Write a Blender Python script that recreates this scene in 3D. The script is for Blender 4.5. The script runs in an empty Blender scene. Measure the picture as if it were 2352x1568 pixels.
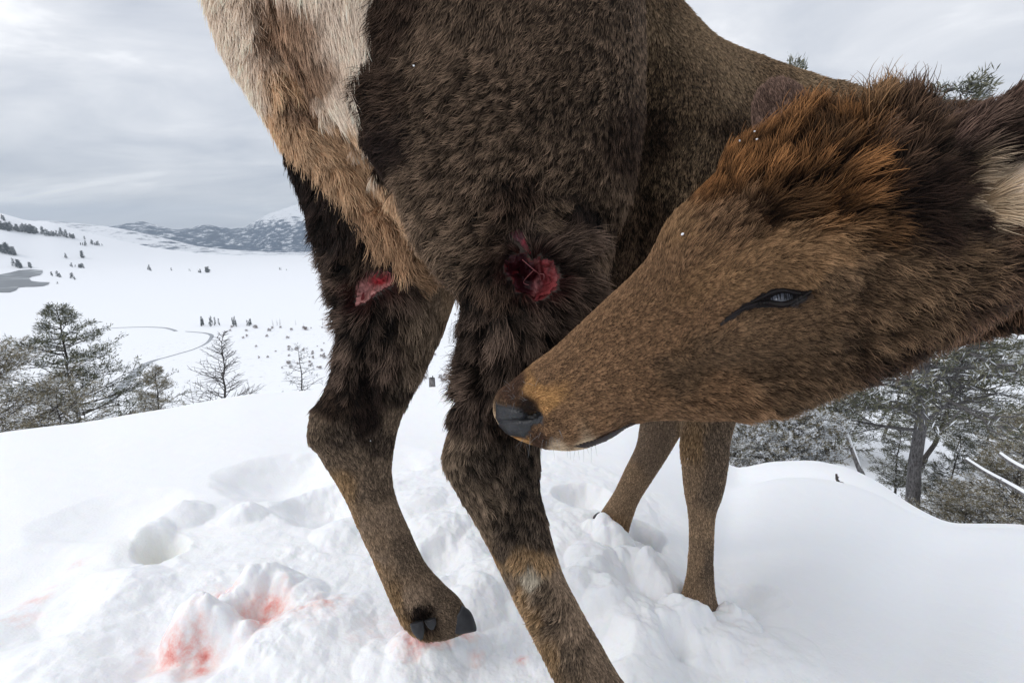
import bpy, math, random
import numpy as np
from mathutils import Vector, kdtree
sc = bpy.context.scene
R = math.radians
PITCH = R(12.0)
CAMZ = 0.79
F = 2352 * 16 / 36.0            # focal length in units of the 2352-wide reference grid

# ------------------------------------------------------------------ camera
cd = bpy.data.cameras.new('camera'); cam = bpy.data.objects.new('camera', cd); sc.collection.objects.link(cam)
cam.location = (0, 0, CAMZ); cam.rotation_euler = (R(90) - PITCH, 0, 0)
cd.lens = 16; cd.sensor_width = 36; cd.clip_start = 0.02; cd.clip_end = 60000
cd.dof.use_dof = False
sc.camera = cam
sc.view_settings.view_transform = 'Standard'; sc.view_settings.look = 'None'
sc.view_settings.exposure = 0.33; sc.view_settings.gamma = 1
try:
    sc.cycles_curves.shape = 'RIBBONS'; sc.cycles_curves.subdivisions = 2
except Exception: pass
sc.cycles.max_bounces = 6; sc.cycles.diffuse_bounces = 3; sc.cycles.glossy_bounces = 2
sc.cycles.transmission_bounces = 2; sc.cycles.volume_bounces = 0; sc.cycles.transparent_max_bounces = 6
sc.cycles.use_denoising = True

# ------------------------------------------------------------------ world: overcast sky with cloud deck
SUN_EL, SUN_AZ = R(38), R(-60)
w = bpy.data.worlds.new('World'); sc.world = w; w.use_nodes = True
nt = w.node_tree; N = nt.nodes; L = nt.links; N.clear()
def nd(t, **k):
    n = N.new(t)
    for a, b in k.items(): setattr(n, a, b)
    return n
tc = nd('ShaderNodeTexCoord'); sep = nd('ShaderNodeSeparateXYZ'); L.new(tc.outputs['Generated'], sep.inputs[0])
zz = nd('ShaderNodeMath', operation='MAXIMUM'); L.new(sep.outputs['Z'], zz.inputs[0]); zz.inputs[1].default_value = 0.0
zp = nd('ShaderNodeMath', operation='ADD'); L.new(zz.outputs[0], zp.inputs[0]); zp.inputs[1].default_value = 0.20
dx = nd('ShaderNodeMath', operation='DIVIDE'); L.new(sep.outputs['X'], dx.inputs[0]); L.new(zp.outputs[0], dx.inputs[1])
dy = nd('ShaderNodeMath', operation='DIVIDE'); L.new(sep.outputs['Y'], dy.inputs[0]); L.new(zp.outputs[0], dy.inputs[1])
cb = nd('ShaderNodeCombineXYZ'); L.new(dx.outputs[0], cb.inputs[0]); L.new(dy.outputs[0], cb.inputs[1])
mp = nd('ShaderNodeMapping'); L.new(cb.outputs[0], mp.inputs[0]); mp.inputs['Rotation'].default_value = (0, 0, R(25)); mp.inputs['Scale'].default_value = (0.55, 1.0, 1)
n1 = nd('ShaderNodeTexNoise'); L.new(mp.outputs[0], n1.inputs['Vector']); n1.inputs['Scale'].default_value = 1.9; n1.inputs['Detail'].default_value = 7; n1.inputs['Roughness'].default_value = 0.56; n1.inputs['Distortion'].default_value = 0.5
cr = nd('ShaderNodeValToRGB'); L.new(n1.outputs['Fac'], cr.inputs[0])
e = cr.color_ramp.elements
e[0].position = 0.30; e[0].color = (0.54, 0.575, 0.65, 1)
e[1].position = 0.70; e[1].color = (1.2, 1.2, 1.21, 1)
m = cr.color_ramp.elements.new(0.45); m.color = (0.71, 0.735, 0.79, 1)
m = cr.color_ramp.elements.new(0.56); m.color = (0.84, 0.855, 0.895, 1)
sky = nd('ShaderNodeTexSky'); sky.sky_type = 'NISHITA'; sky.sun_disc = False; sky.sun_elevation = SUN_EL; sky.sun_rotation = SUN_AZ
skm = nd('ShaderNodeVectorMath', operation='SCALE'); L.new(sky.outputs[0], skm.inputs[0]); skm.inputs['Scale'].default_value = 0.10
# an overcast sky is about three times brighter overhead than at the horizon
z3 = nd('ShaderNodeMapRange'); L.new(sep.outputs['Z'], z3.inputs[0]); z3.inputs['From Min'].default_value = 0.35; z3.inputs['From Max'].default_value = 1.0; z3.inputs['To Min'].default_value = 1.0; z3.inputs['To Max'].default_value = 1.3
csc = nd('ShaderNodeVectorMath', operation='SCALE'); L.new(cr.outputs[0], csc.inputs[0]); L.new(z3.outputs[0], csc.inputs['Scale'])
mx = nd('ShaderNodeMix', data_type='RGBA'); mx.inputs[0].default_value = 0.93
L.new(skm.outputs[0], mx.inputs[6]); L.new(csc.outputs[0], mx.inputs[7])
bg = nd('ShaderNodeBackground'); L.new(mx.outputs[2], bg.inputs[0]); bg.inputs[1].default_value = 0.90
wo = nd('ShaderNodeOutputWorld'); L.new(bg.outputs[0], wo.inputs[0])
sl = bpy.data.lights.new('sun', 'SUN'); sl.energy = 1.1; sl.angle = R(25); sl.color = (1, 0.97, 0.93)
so = bpy.data.objects.new('sun', sl); sc.collection.objects.link(so)
sd = Vector((math.sin(SUN_AZ) * math.cos(SUN_EL), math.cos(SUN_AZ) * math.cos(SUN_EL) * -0.55, math.sin(SUN_EL))).normalized()
so.rotation_euler = sd.to_track_quat('Z', 'Y').to_euler()

# ------------------------------------------------------------------ helpers
RT = np.array([1, 0, 0.]); FW = np.array([0, math.cos(PITCH), -math.sin(PITCH)]); UP = np.array([0, math.sin(PITCH), math.cos(PITCH)])
C0 = np.array([0, 0, CAMZ])
def W(x, y, d): return C0 + d * (FW + RT * (x - 1176) / F - UP * (y - 784) / F)
def ray(x, y):
    v = FW + RT * (x - 1176) / F - UP * (y - 784) / F
    return v
def proj(P):
    q = P - C0
    d = q @ FW
    d = np.where(np.abs(d) < 1e-3, 1e-3, d)
    return np.stack([1176 + F * (q @ RT) / d, 784 - F * (q @ UP) / d, d], -1)
def azs(x, y):
    v = ray(x, y); h = math.hypot(v[0], v[1])
    return math.degrees(math.atan2(v[0], v[1])), -v[2] / h        # azimuth (deg), drop per metre of horizontal distance
def hash3(ix, iy, iz, s=0):
    h = (ix.astype(np.int64) * 73856093) ^ (iy.astype(np.int64) * 19349663) ^ (iz.astype(np.int64) * 83492791) ^ (s * 2654435761)
    h = (h ^ (h >> 13)) * 1274126177 & 0x7fffffff
    h = (h ^ (h >> 15)) * 668265263 & 0x7fffffff
    return ((h ^ (h >> 12)) & 0xfffff) / 1048575.0
def vnoise(P, s=0):
    i = np.floor(P).astype(np.int64); f = P - i; f = f * f * (3 - 2 * f); o = 0
    for a in (0, 1):
        for b in (0, 1):
            for c in (0, 1):
                wt = (f[:, 0] if a else 1 - f[:, 0]) * (f[:, 1] if b else 1 - f[:, 1]) * (f[:, 2] if c else 1 - f[:, 2])
                o = o + wt * hash3(i[:, 0] + a, i[:, 1] + b, i[:, 2] + c, s)
    return o * 2 - 1
def fbm(P, octv=4, s=0, g=0.5):
    a, o, t = 1.0, 0, 0
    for k in range(octv):
        o = o + a * vnoise(P * (2.03 ** k) + 17.3 * k, s + k); t += a; a *= g
    return o / t
def sstep(a, b, x):
    t = np.clip((x - a) / (b - a), 0, 1); return t * t * (3 - 2 * t)
def mesh_np(name, V, Fq, mat=None, smooth=True):
    me = bpy.data.meshes.new(name)
    V = np.asarray(V, dtype=np.float32); Fq = np.asarray(Fq, dtype=np.int32); k = Fq.shape[1]
    me.vertices.add(len(V)); me.vertices.foreach_set('co', V.ravel())
    me.loops.add(Fq.size); me.loops.foreach_set('vertex_index', Fq.ravel())
    me.polygons.add(len(Fq)); me.polygons.foreach_set('loop_start', np.arange(0, Fq.size, k, dtype=np.int32))
    me.polygons.foreach_set('loop_total', np.full(len(Fq), k, dtype=np.int32))
    if smooth: me.polygons.foreach_set('use_smooth', np.ones(len(Fq), dtype=bool))
    me.update(calc_edges=True); me.validate()
    if mat: me.materials.append(mat)
    return me
def link(name, data, parent=None, loc=None):
    o = bpy.data.objects.new(name, data); sc.collection.objects.link(o)
    if parent is not None: o.parent = parent
    if loc is not None: o.location = loc
    return o
def tag(o, label=None, cat=None, group=None, kind=None):
    for k, v in (('label', label), ('category', cat), ('group', group), ('kind', kind)):
        if v: o[k] = v
    return o
def fattr(me, name, data, kind='FLOAT', dom='POINT'):
    a = me.attributes.new(name, kind, dom)
    a.data.foreach_set('color' if kind == 'FLOAT_COLOR' else ('vector' if kind == 'FLOAT_VECTOR' else 'value'), np.asarray(data, dtype=np.float32).ravel())
def mat(name, col=(0.5, 0.5, 0.5), rough=0.6, spec=0.3):
    m = bpy.data.materials.new(name); m.use_nodes = True
    b = m.node_tree.nodes['Principled BSDF']
    b.inputs['Base Color'].default_value = (*col, 1); b.inputs['Roughness'].default_value = rough
    b.inputs['Specular IOR Level'].default_value = spec
    return m, m.node_tree, b
def add(nt, t, **k):
    n = nt.nodes.new(t)
    for a, b in k.items(): setattr(n, a, b)
    return n

# ------------------------------------------------------------------ terrain
CREST = [(0, 992, 3.6), (190, 970, 3.6), (400, 935, 3.8), (560, 906, 4.2), (730, 895, 4.5), (980, 889, 4.6), (1240, 886, 4.6), (1440, 925, 4.6), (1600, 1010, 4.8),
         (1690, 1078, 5.2), (1765, 1060, 5.6), (1870, 1056, 5.8), (1950, 1073, 5.8), (2020, 1106, 5.6), (2090, 1158, 5.4), (2176, 1202, 5.2), (2352, 1202, 5.0)]
caz = []; cs = []; crr = []
for x, y, r in CREST:
    a, s = azs(x, y); caz.append(a); cs.append(s); crr.append(r)
caz = np.array([-180, -100] + caz + [100, 180]); cs = np.array([.2, .27] + cs + [.35, .2]); crr = np.array([4.0, 3.8] + crr + [4.8, 4.0])
_ga = np.arange(-180, 180.01, .25); _k = np.exp(-(np.arange(-12, 13) * .25 / 1.0) ** 2); _k /= _k.sum()
_sm = lambda v: np.convolve(np.pad(np.interp(_ga, caz, v), 12, mode='edge'), _k, 'valid')
cs = _sm(cs); _k2 = np.exp(-(np.arange(-40, 41) * .25 / 4.0) ** 2); _k2 /= _k2.sum(); crr = np.convolve(np.pad(np.interp(_ga, caz, crr), 40, mode='edge'), _k2, 'valid'); caz = _ga
def skyline(pts):
    A = [azs(x, y) for x, y in pts]
    return np.array([a for a, s in A]), np.array([s for a, s in A])
R1 = skyline([(-300, 470), (0, 489), (59, 506), (117, 510), (195, 533), (273, 551), (351, 568), (469, 583), (586, 590), (800, 592), (1100, 594)])
R2 = skyline([(-200, 500), (117, 507), (184, 513), (234, 518), (290, 527), (350, 540), (400, 552), (450, 565), (520, 573), (700, 584), (1100, 590)])
R3 = skyline([(-200, 530), (200, 527), (273, 523), (332, 519), (400, 527), (440, 526), (469, 519), (508, 527), (566, 518), (590, 506), (625, 490), (664, 480), (700, 473), (760, 478), (900, 520), (1100, 540)])
PLAIN = -120.0
RS_r = np.array([7, 9, 12, 20, 35, 50, 75, 100, 150, 200, 320, 500, 900, 2000, 20000]); RS_s = np.array([.50, .53, .53, .47, .40, .345, .29, .245, .175, .125, .05, .0, -.02, -.03, -.02])
def height(x, y):
    r = np.hypot(x, y) + 1e-6; az = np.degrees(np.arctan2(x, y))
    sE = np.interp(az, caz, cs); rc = np.interp(az, caz, crr)
    zc = CAMZ - sE * rc
    t = np.clip(r / rc, 0, 1)
    zin = zc * t ** 1.5
    # beyond the crest
    q = np.maximum(r - rc, 0)
    sL = sE + 0.02 * (1 - np.exp(-(q / 0.8) ** 1.3)) + 0.075 * (1 - np.exp(-q / 9.0))
    zL = CAMZ - sL * r
    zL = PLAIN + np.logaddexp(0, (zL - PLAIN) / 3.0) * 3.0 if False else np.maximum(zL, PLAIN + 0.0)
    sR = np.interp(np.log(r), np.log(RS_r), RS_s)
    k = sstep(2.0, 8.0, q)
    zR = CAMZ - (sE + 0.02 * (1 - np.exp(-(q / 0.8) ** 1.3))) * r * (1 - k) - sR * r * k
    wr = sstep(8, 27, az) * (1 - sstep(100, 150, az))
    zo = zL * (1 - wr) + zR * wr
    # far hills
    dzf = r * 0
    for (A, S), rp, w0, w1, base in ((R1, 4500., 1250., 900., 0), (R2, 7000., 1400., 1500., 0), (R3, 12500., 4200., 3000., 0)):
        s = np.interp(az, A, S)
        hp = np.maximum(CAMZ - s * rp - PLAIN, 0)
        prof = np.where(r < rp, sstep(rp - w0, rp, r), 1 - sstep(rp, rp + w1, r))
        dzf = np.maximum(dzf, hp * prof)
    zo = zo + dzf * (1 - wr)
    return np.where(r < rc, zin, zo)
def ground_hit(px, py, far=30.0):
    v = ray(px, py); v = v / np.linalg.norm(v)
    t = np.linspace(0.2, far, 6000)
    P = C0 + t[:, None] * v
    h = height(P[:, 0], P[:, 1]); i = np.argmax(P[:, 2] < h)
    return P[i]

# local lumps on the trampled snow: (px, py, radius_m, height_m)
LUMPS = [(480, 1425, .095, .085), (430, 1450, .06, .05), (535, 1440, .06, .05), (620, 1335, .085, .08), (560, 1355, .06, .05), (690, 1350, .07, .04), (560, 1170, .08, .06), (420, 1175, .09, .05), (785, 1200, .10, .05), (350, 1215, .06, .03),
         (1130, 1310, .10, .05), (1080, 1370, .09, .05), (1000, 1200, .12, .05), (960, 1130, .12, .03), (1410, 1235, .07, .09), (1370, 1290, .10, .06), (1470, 1290, .09, .07), (1520, 1340, .08, .06), (1340, 1350, .11, .06),
         (1450, 1420, .12, .06), (1600, 1460, .10, .05), (1750, 1500, .14, .04), (1480, 1520, .10, .04), (1700, 1420, .05, .03), (1540, 1395, .035, .035), (1660, 1420, .03, .02), (760, 1400, .1, .02), (950, 1520, .12, .03), (250, 1350, .14, .03), (150, 1500, .18, .03), (640, 1520, .2, .03),
         (1585, 1430, .06, .05), (1650, 1425, .05, .045), (1690, 1440, .06, .03), (1010, 1478, .06, .035), (1075, 1462, .05, .028), (940, 1482, .05, .025), (1370, 1216, .05, .03), (330, 1480, .10, -.015), (370, 1245, .08, -.09), (345, 1235, .05, -.03), (640, 1080, .26, -.11), (740, 1140, .18, -.10), (880, 1050, .22, -.05), (1340, 1130, .13, -.10), (1480, 1215, .08, -.16), (1500, 1240, .05, -.06), (1705, 1385, .06, -.07), (1740, 1370, .08, -.05), (1010, 1265, .09, -.05),
         (580, 1385, .09, -.045), (490, 1500, .08, -.04), (1190, 1230, .13, -.05), (30, 1330, .2, -.05), (120, 1390, .14, -.04), (1400, 1470, .06, -.04), (1560, 1480, .05, -.03), (260, 1180, .22, -.04)]
LP = []
for px, py, rr, hh in LUMPS:
    g = ground_hit(px, py); LP.append((g[0], g[1], rr, hh))
def near_detail(x, y):
    """trampled relief, lumps, drifts"""
    P = np.stack([x, y, x * 0], -1)
    pz = height(x, y); pj = proj(np.stack([x, y, pz], -1))
    r = np.hypot(x, y); az = np.degrees(np.arctan2(x, y))
    edge = np.interp(az, [-60, -50, -40, -26, -12, 0, 15, 22, 30, 40, 60], [1.3, 1.45, 1.7, 1.95, 2.0, 2.1, 2.0, 1.65, 1.3, 1.0, .9])
    edge = edge + 0.12 * fbm(P * 2.3, 3, 5)
    tr = 1 - sstep(-0.10, 0.13, r - edge)                         # 1 inside the trampled patch
    warp = np.stack([fbm(P * 3 + 9, 3, 21), fbm(P * 3 + 40, 3, 22), x * 0], -1) * 0.25
    n = fbm((P + warp) * 5.5, 4, 1)
    big = fbm(P * 2.2, 3, 11)
    bil = 1 - np.abs(fbm((P + warp) * 7.5, 4, 31)) * 2.2
    fine = fbm(P * 32, 4, 41, .62)
    h = tr * (0.013 * n + 0.030 * big + 0.005 * bil + 0.0085 * fine * (0.25 + 0.75 * sstep(-.2, .4, n)) + .006 * np.abs(fbm(P * 21 + 5, 3, 43)) - 0.025)
    sm = (1 - tr)
    h += sm * (0.012 * fbm(P * 1.4, 3, 51) + 0.0016 * fbm(P * 22, 3, 61))
    # sastrugi and the edge of the bank on the right
    for lx, ly, rr, hh in LP:
        d = np.hypot(x - lx, y - ly) + 0.14 * rr * fbm(P * (2.2 / max(rr, .05)), 3, 71)
        t = np.clip(1 - (d / rr) ** 2, 0, 1)
        h += (hh * .8 if hh > .03 else hh) * (t ** (1.0 if hh > 0 else 1.5)) * (1 + 0.25 * fbm(P * 24, 3, 81) * (hh > 0))
    rcr = np.interp(az, caz, crr)
    h += 0.10 * sstep(24, 34, az) * np.exp(-((r - (2.45 + .035 * (az - 30))) / 0.35) ** 2) * (az < 75)
    h -= 0.05 * sstep(26, 32, az) * np.exp(-((r - (3.3 + .03 * (az - 30))) / 0.5) ** 2) * (az < 75)
    h *= 1 - sstep(0.75, 1.0, r / rcr)
    return h
def final_height(x, y): return height(x, y) + near_detail(x, y)

# snow material
STAINS = [(425, 1462, .06, 1.0), (400, 1448, .05, .7), (450, 1490, .04, .8), (600, 1400, .07, .95), (565, 1430, .05, .6), (625, 1385, .05, .7), (520, 1352, .05, .7), (495, 1346, .035, .5), (735, 1398, .08, .45), (700, 1410, .06, .4), (770, 1372, .03, .4),
          (975, 1462, .055, 1.15), (1000, 1472, .04, .8), (950, 1452, .06, .5), (900, 1435, .09, .3), (840, 1440, .08, .25), (1065, 1450, .03, .6), (1090, 1490, .02, .45), (1095, 1515, .035, .22), (1195, 1492, .016, .6), (1130, 1375, .06, .2), (1085, 1290, .06, .15),
          (70, 1355, .05, .6), (45, 1395, .05, .6), (110, 1322, .04, .4), (180, 1275, .035, .6), (150, 1290, .04, .3), (200, 1335, .06, .25)]
SP = [(ground_hit(px, py), rr, st) for px, py, rr, st in STAINS]
msnow, nt, b = mat('snow', (0.88, 0.89, 0.905), 0.55, 0.25)
b.inputs['Subsurface Weight'].default_value = 0.35; b.inputs['Subsurface Radius'].default_value = (0.4, 0.6, 1.0); b.inputs['Subsurface Scale'].default_value = 0.018
a_st = add(nt, 'ShaderNodeAttribute'); a_st.attribute_name = 'stain'
a_ye = add(nt, 'ShaderNodeAttribute'); a_ye.attribute_name = 'old'
tcn = add(nt, 'ShaderNodeTexCoord')
ns = add(nt, 'ShaderNodeTexNoise'); ns.inputs['Scale'].default_value = 45; ns.inputs['Detail'].default_value = 6; ns.inputs['Roughness'].default_value = .75; nt.links.new(tcn.outputs['Object'], ns.inputs['Vector'])
mm = add(nt, 'ShaderNodeMath', operation='MULTIPLY_ADD'); nt.links.new(ns.outputs['Fac'], mm.inputs[0]); mm.inputs[1].default_value = 2.6; mm.inputs[2].default_value = -0.45
ma = add(nt, 'ShaderNodeMath', operation='MULTIPLY'); nt.links.new(a_st.outputs['Fac'], ma.inputs[0]); nt.links.new(mm.outputs[0], ma.inputs[1])
mr = add(nt, 'ShaderNodeMapRange'); nt.links.new(ma.outputs[0], mr.inputs[0]); mr.inputs['From Min'].default_value = .12; mr.inputs['From Max'].default_value = 1.15; mr.clamp = True
stc = add(nt, 'ShaderNodeValToRGB'); nt.links.new(mr.outputs[0], stc.inputs[0])
e = stc.color_ramp.elements; e[0].position = 0; e[0].color = (.88, .89, .905, 1); e[1].position = 1; e[1].color = (.64, .17, .15, 1)
m_ = e.new(.25); m_.color = (.86, .74, .72, 1); m_ = e.new(.6); m_.color = (.82, .42, .38, 1)
my = add(nt, 'ShaderNodeMix', data_type='RGBA'); nt.links.new(a_ye.outputs['Fac'], my.inputs[0]); nt.links.new(stc.outputs[0], my.inputs[6]); my.inputs[7].default_value = (.62, .60, .42, 1)
nt.links.new(my.outputs[2], b.inputs['Base Color'])
nb = add(nt, 'ShaderNodeTexNoise'); nb.inputs['Scale'].default_value = 140; nb.inputs['Detail'].default_value = 4; nt.links.new(tcn.outputs['Object'], nb.inputs['Vector'])
bp = add(nt, 'ShaderNodeBump'); bp.inputs['Strength'].default_value = .35; bp.inputs['Distance'].default_value = .004; nt.links.new(nb.outputs['Fac'], bp.inputs['Height']); nt.links.new(bp.outputs[0], b.inputs['Normal'])

# far terrain material: snow with dark conifer cover on distant slopes
mfar, nt, b = mat('far_snow', (0.84, 0.86, 0.89), 0.8, 0.1)
at = add(nt, 'ShaderNodeAttribute'); at.attribute_name = 'forest'
tcn = add(nt, 'ShaderNodeTexCoord')
mpn = add(nt, 'ShaderNodeMapping'); nt.links.new(tcn.outputs['Object'], mpn.inputs[0]); mpn.inputs['Scale'].default_value = (1, .45, 2.2)
ns = add(nt, 'ShaderNodeTexNoise'); ns.inputs['Scale'].default_value = .0075; ns.inputs['Detail'].default_value = 12; ns.inputs['Roughness'].default_value = .74; nt.links.new(mpn.outputs[0], ns.inputs['Vector'])
ma = add(nt, 'ShaderNodeMath', operation='ADD'); nt.links.new(ns.outputs['Fac'], ma.inputs[0]); nt.links.new(at.outputs['Fac'], ma.inputs[1])
mr = add(nt, 'ShaderNodeMapRange'); nt.links.new(ma.outputs[0], mr.inputs[0]); mr.inputs['From Min'].default_value = .96; mr.inputs['From Max'].default_value = 1.06
mxf = add(nt, 'ShaderNodeMix', data_type='RGBA'); nt.links.new(mr.outputs[0], mxf.inputs[0]); mxf.inputs[6].default_value = (.84, .86, .89, 1); mxf.inputs[7].default_value = (.030, .058, .105, 1)
at2 = add(nt, 'ShaderNodeAttribute'); at2.attribute_name = 'scrub'
ns2 = add(nt, 'ShaderNodeTexNoise'); ns2.inputs['Scale'].default_value = .16; ns2.inputs['Detail'].default_value = 6; ns2.inputs['Roughness'].default_value = .75; nt.links.new(tcn.outputs['Object'], ns2.inputs['Vector'])
ma2 = add(nt, 'ShaderNodeMath', operation='ADD'); nt.links.new(ns2.outputs['Fac'], ma2.inputs[0]); nt.links.new(at2.outputs['Fac'], ma2.inputs[1])
mr2 = add(nt, 'ShaderNodeMapRange'); nt.links.new(ma2.outputs[0], mr2.inputs[0]); mr2.inputs['From Min'].default_value = .98; mr2.inputs['From Max'].default_value = 1.12; mr2.inputs['To Max'].default_value = .55
mxg = add(nt, 'ShaderNodeMix', data_type='RGBA'); nt.links.new(mr2.outputs[0], mxg.inputs[0]); nt.links.new(mxf.outputs[2], mxg.inputs[6]); mxg.inputs[7].default_value = (.20, .17, .15, 1)
nt.links.new(mxg.outputs[2], b.inputs['Base Color'])

def polar(azv, rv, close):
    A, RR = np.meshgrid(np.radians(azv), rv)
    X = (RR * np.sin(A)).ravel(); Y = (RR * np.cos(A)).ravel()
    na, nr = len(azv), len(rv)
    i = np.arange(nr - 1)[:, None] * na + np.arange(na - 1)[None]
    Fq = np.stack([i, i + 1, i + na + 1, i + na], -1).reshape(-1, 4)[:, ::-1]
    if close:
        j = np.arange(nr - 1) * na
        Fq = np.vstack([Fq, np.stack([j + na - 1, j, j + na, j + 2 * na - 1], -1)[:, ::-1]])
    return X, Y, Fq
azv = np.concatenate([np.arange(-180, -62, 2.0), np.arange(-62, 62, 0.16), np.arange(62, 180, 2.0)])
rv = np.concatenate([[0.02, .1, .2], np.arange(.3, .55, .02), np.geomspace(.55, 3.2, 420), np.geomspace(3.22, 7.5, 110)[0:]])
X, Y, Fq = polar(azv, rv, True)
Z = final_height(X, Y)
me = mesh_np('near_snow', np.stack([X, Y, Z], -1), Fq, msnow)
P = np.stack([X, Y, Z], -1); st = np.zeros(len(X))
for g, rr, s_ in SP:
    if g[0] < -.75: s_ *= .6
    d = np.hypot(X - g[0], (Y - g[1])) / (rr * 1.15) * (1 + .55 * fbm(P * 18, 4, 301)); st = np.maximum(st, s_ * 1.25 * np.exp(-d ** 2 * 1.3))
for lx, ly, rr, hh in LP:
    if hh > .04: st = st * (1 - .4 * sstep(.9, .4, np.hypot(X - lx, Y - ly) / rr))
st = st * (.75 + .5 * fbm(P * 40, 3, 302)) ; fattr(me, 'stain', st)
g = ground_hit(365, 1243); fattr(me, 'old', 0.30 * np.exp(-(((X - g[0]) / .09) ** 2 + ((Y - g[1]) / .06) ** 2)))
snow = link('snow_ground', me); tag(snow, 'trampled white snow with pink blood stains under the elk', 'snow', kind='structure')

azv = np.concatenate([np.arange(-180, -66, 3.0), np.arange(-66, 66, 0.35), np.arange(66, 180, 3.0)])
rv = np.concatenate([np.geomspace(7.45, 60, 60), np.geomspace(62, 900, 90), np.geomspace(930, 16000, 150)])
X, Y, Fq = polar(azv, rv, True)
Z = height(X, Y)
r_ = np.hypot(X, Y); P = np.stack([X, Y, X * 0], -1); az_ = np.degrees(np.arctan2(X, Y))
Z += fbm(P / 5.0, 3, 91) * .35 * sstep(8, 20, r_) * (1 - sstep(40, 120, r_)) * sstep(10, 27, az_)
Z += fbm(P / 40.0, 4, 92) * 2.2 * sstep(60, 150, r_) * sstep(10, 30, az_)
Z += fbm(P / 700., 6, 93, .55) * 190 * sstep(8000, 10500, r_) * (1 - sstep(10, 27, az_))
me = mesh_np('terrain', np.stack([X, Y, Z], -1), Fq, mfar)
fr = 0.46 * sstep(5600, 6000, r_) + .12 * sstep(8000, 8800, r_) - 0.22 * sstep(250, 800, Z)
fr = np.where(r_ < 5500, 0.2, fr)
fattr(me, 'forest', fr)
sb = 0.40 * sstep(300, 420, r_) * (1 - sstep(700, 1000, r_)); fattr(me, 'scrub', np.where(az_ > 10, 0.30, sb))
terr = link('valley_terrain', me); tag(terr, 'snowy valley floor with far mountains', 'terrain', kind='structure')
# ------------------------------------------------------------------ elk body
# stations: left edge, right edge (reference grid), distance, depth ratio
def cat(Pm, t):
    n = len(Pm); i = min(int(t), n - 2); f = t - i
    p0, p1, p2, p3 = Pm[max(i - 1, 0)], Pm[i], Pm[i + 1], Pm[min(i + 2, n - 1)]
    return .5 * ((2 * p1) + (-p0 + p2) * f + (2 * p0 - 5 * p1 + 4 * p2 - p3) * f * f + (-p0 + 3 * p1 - 3 * p2 + p3) * f ** 3)
NR = 36
def tube(st, sub=5, inset=0.0):
    st = np.array(st, float)
    S = np.array([cat(st, t) for t in np.linspace(0, len(st) - 1, (len(st) - 1) * sub + 1)])
    Lp = np.array([W(s[0], s[1], s[4]) for s in S]); Rp = np.array([W(s[2], s[3], s[4] + (s[6] if len(s) > 6 else 0)) for s in S])
    Cn = (Lp + Rp) / 2; E = Rp - Lp; hw = np.linalg.norm(E, axis=1) / 2; E /= (2 * hw)[:, None]
    hw = np.maximum(hw - inset, .004)
    ax = np.gradient(Cn, axis=0); ax /= np.linalg.norm(ax, axis=1)[:, None]
    Nn = np.cross(ax, E); Nn /= np.linalg.norm(Nn, axis=1)[:, None]
    th = np.linspace(0, 2 * np.pi, NR, endpoint=False)
    V = Cn[:, None] + hw[:, None, None] * (np.cos(th)[None, :, None] * E[:, None] + (S[:, 5])[:, None, None] * np.sin(th)[None, :, None] * Nn[:, None])
    n = len(S); V = V.reshape(-1, 3)
    F_ = []
    for i in range(n - 1):
        for j in range(NR):
            F_.append((i * NR + j, i * NR + (j + 1) % NR, (i + 1) * NR + (j + 1) % NR, (i + 1) * NR + j))
    V = np.vstack([V, Cn[0], Cn[-1]]); a, b = len(V) - 2, len(V) - 1
    for j in range(NR):
        F_.append((a, (j + 1) % NR, j, j)); F_.append((b, (n - 1) * NR + j, (n - 1) * NR + (j + 1) % NR, (n - 1) * NR + j))
    return V, F_
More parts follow.
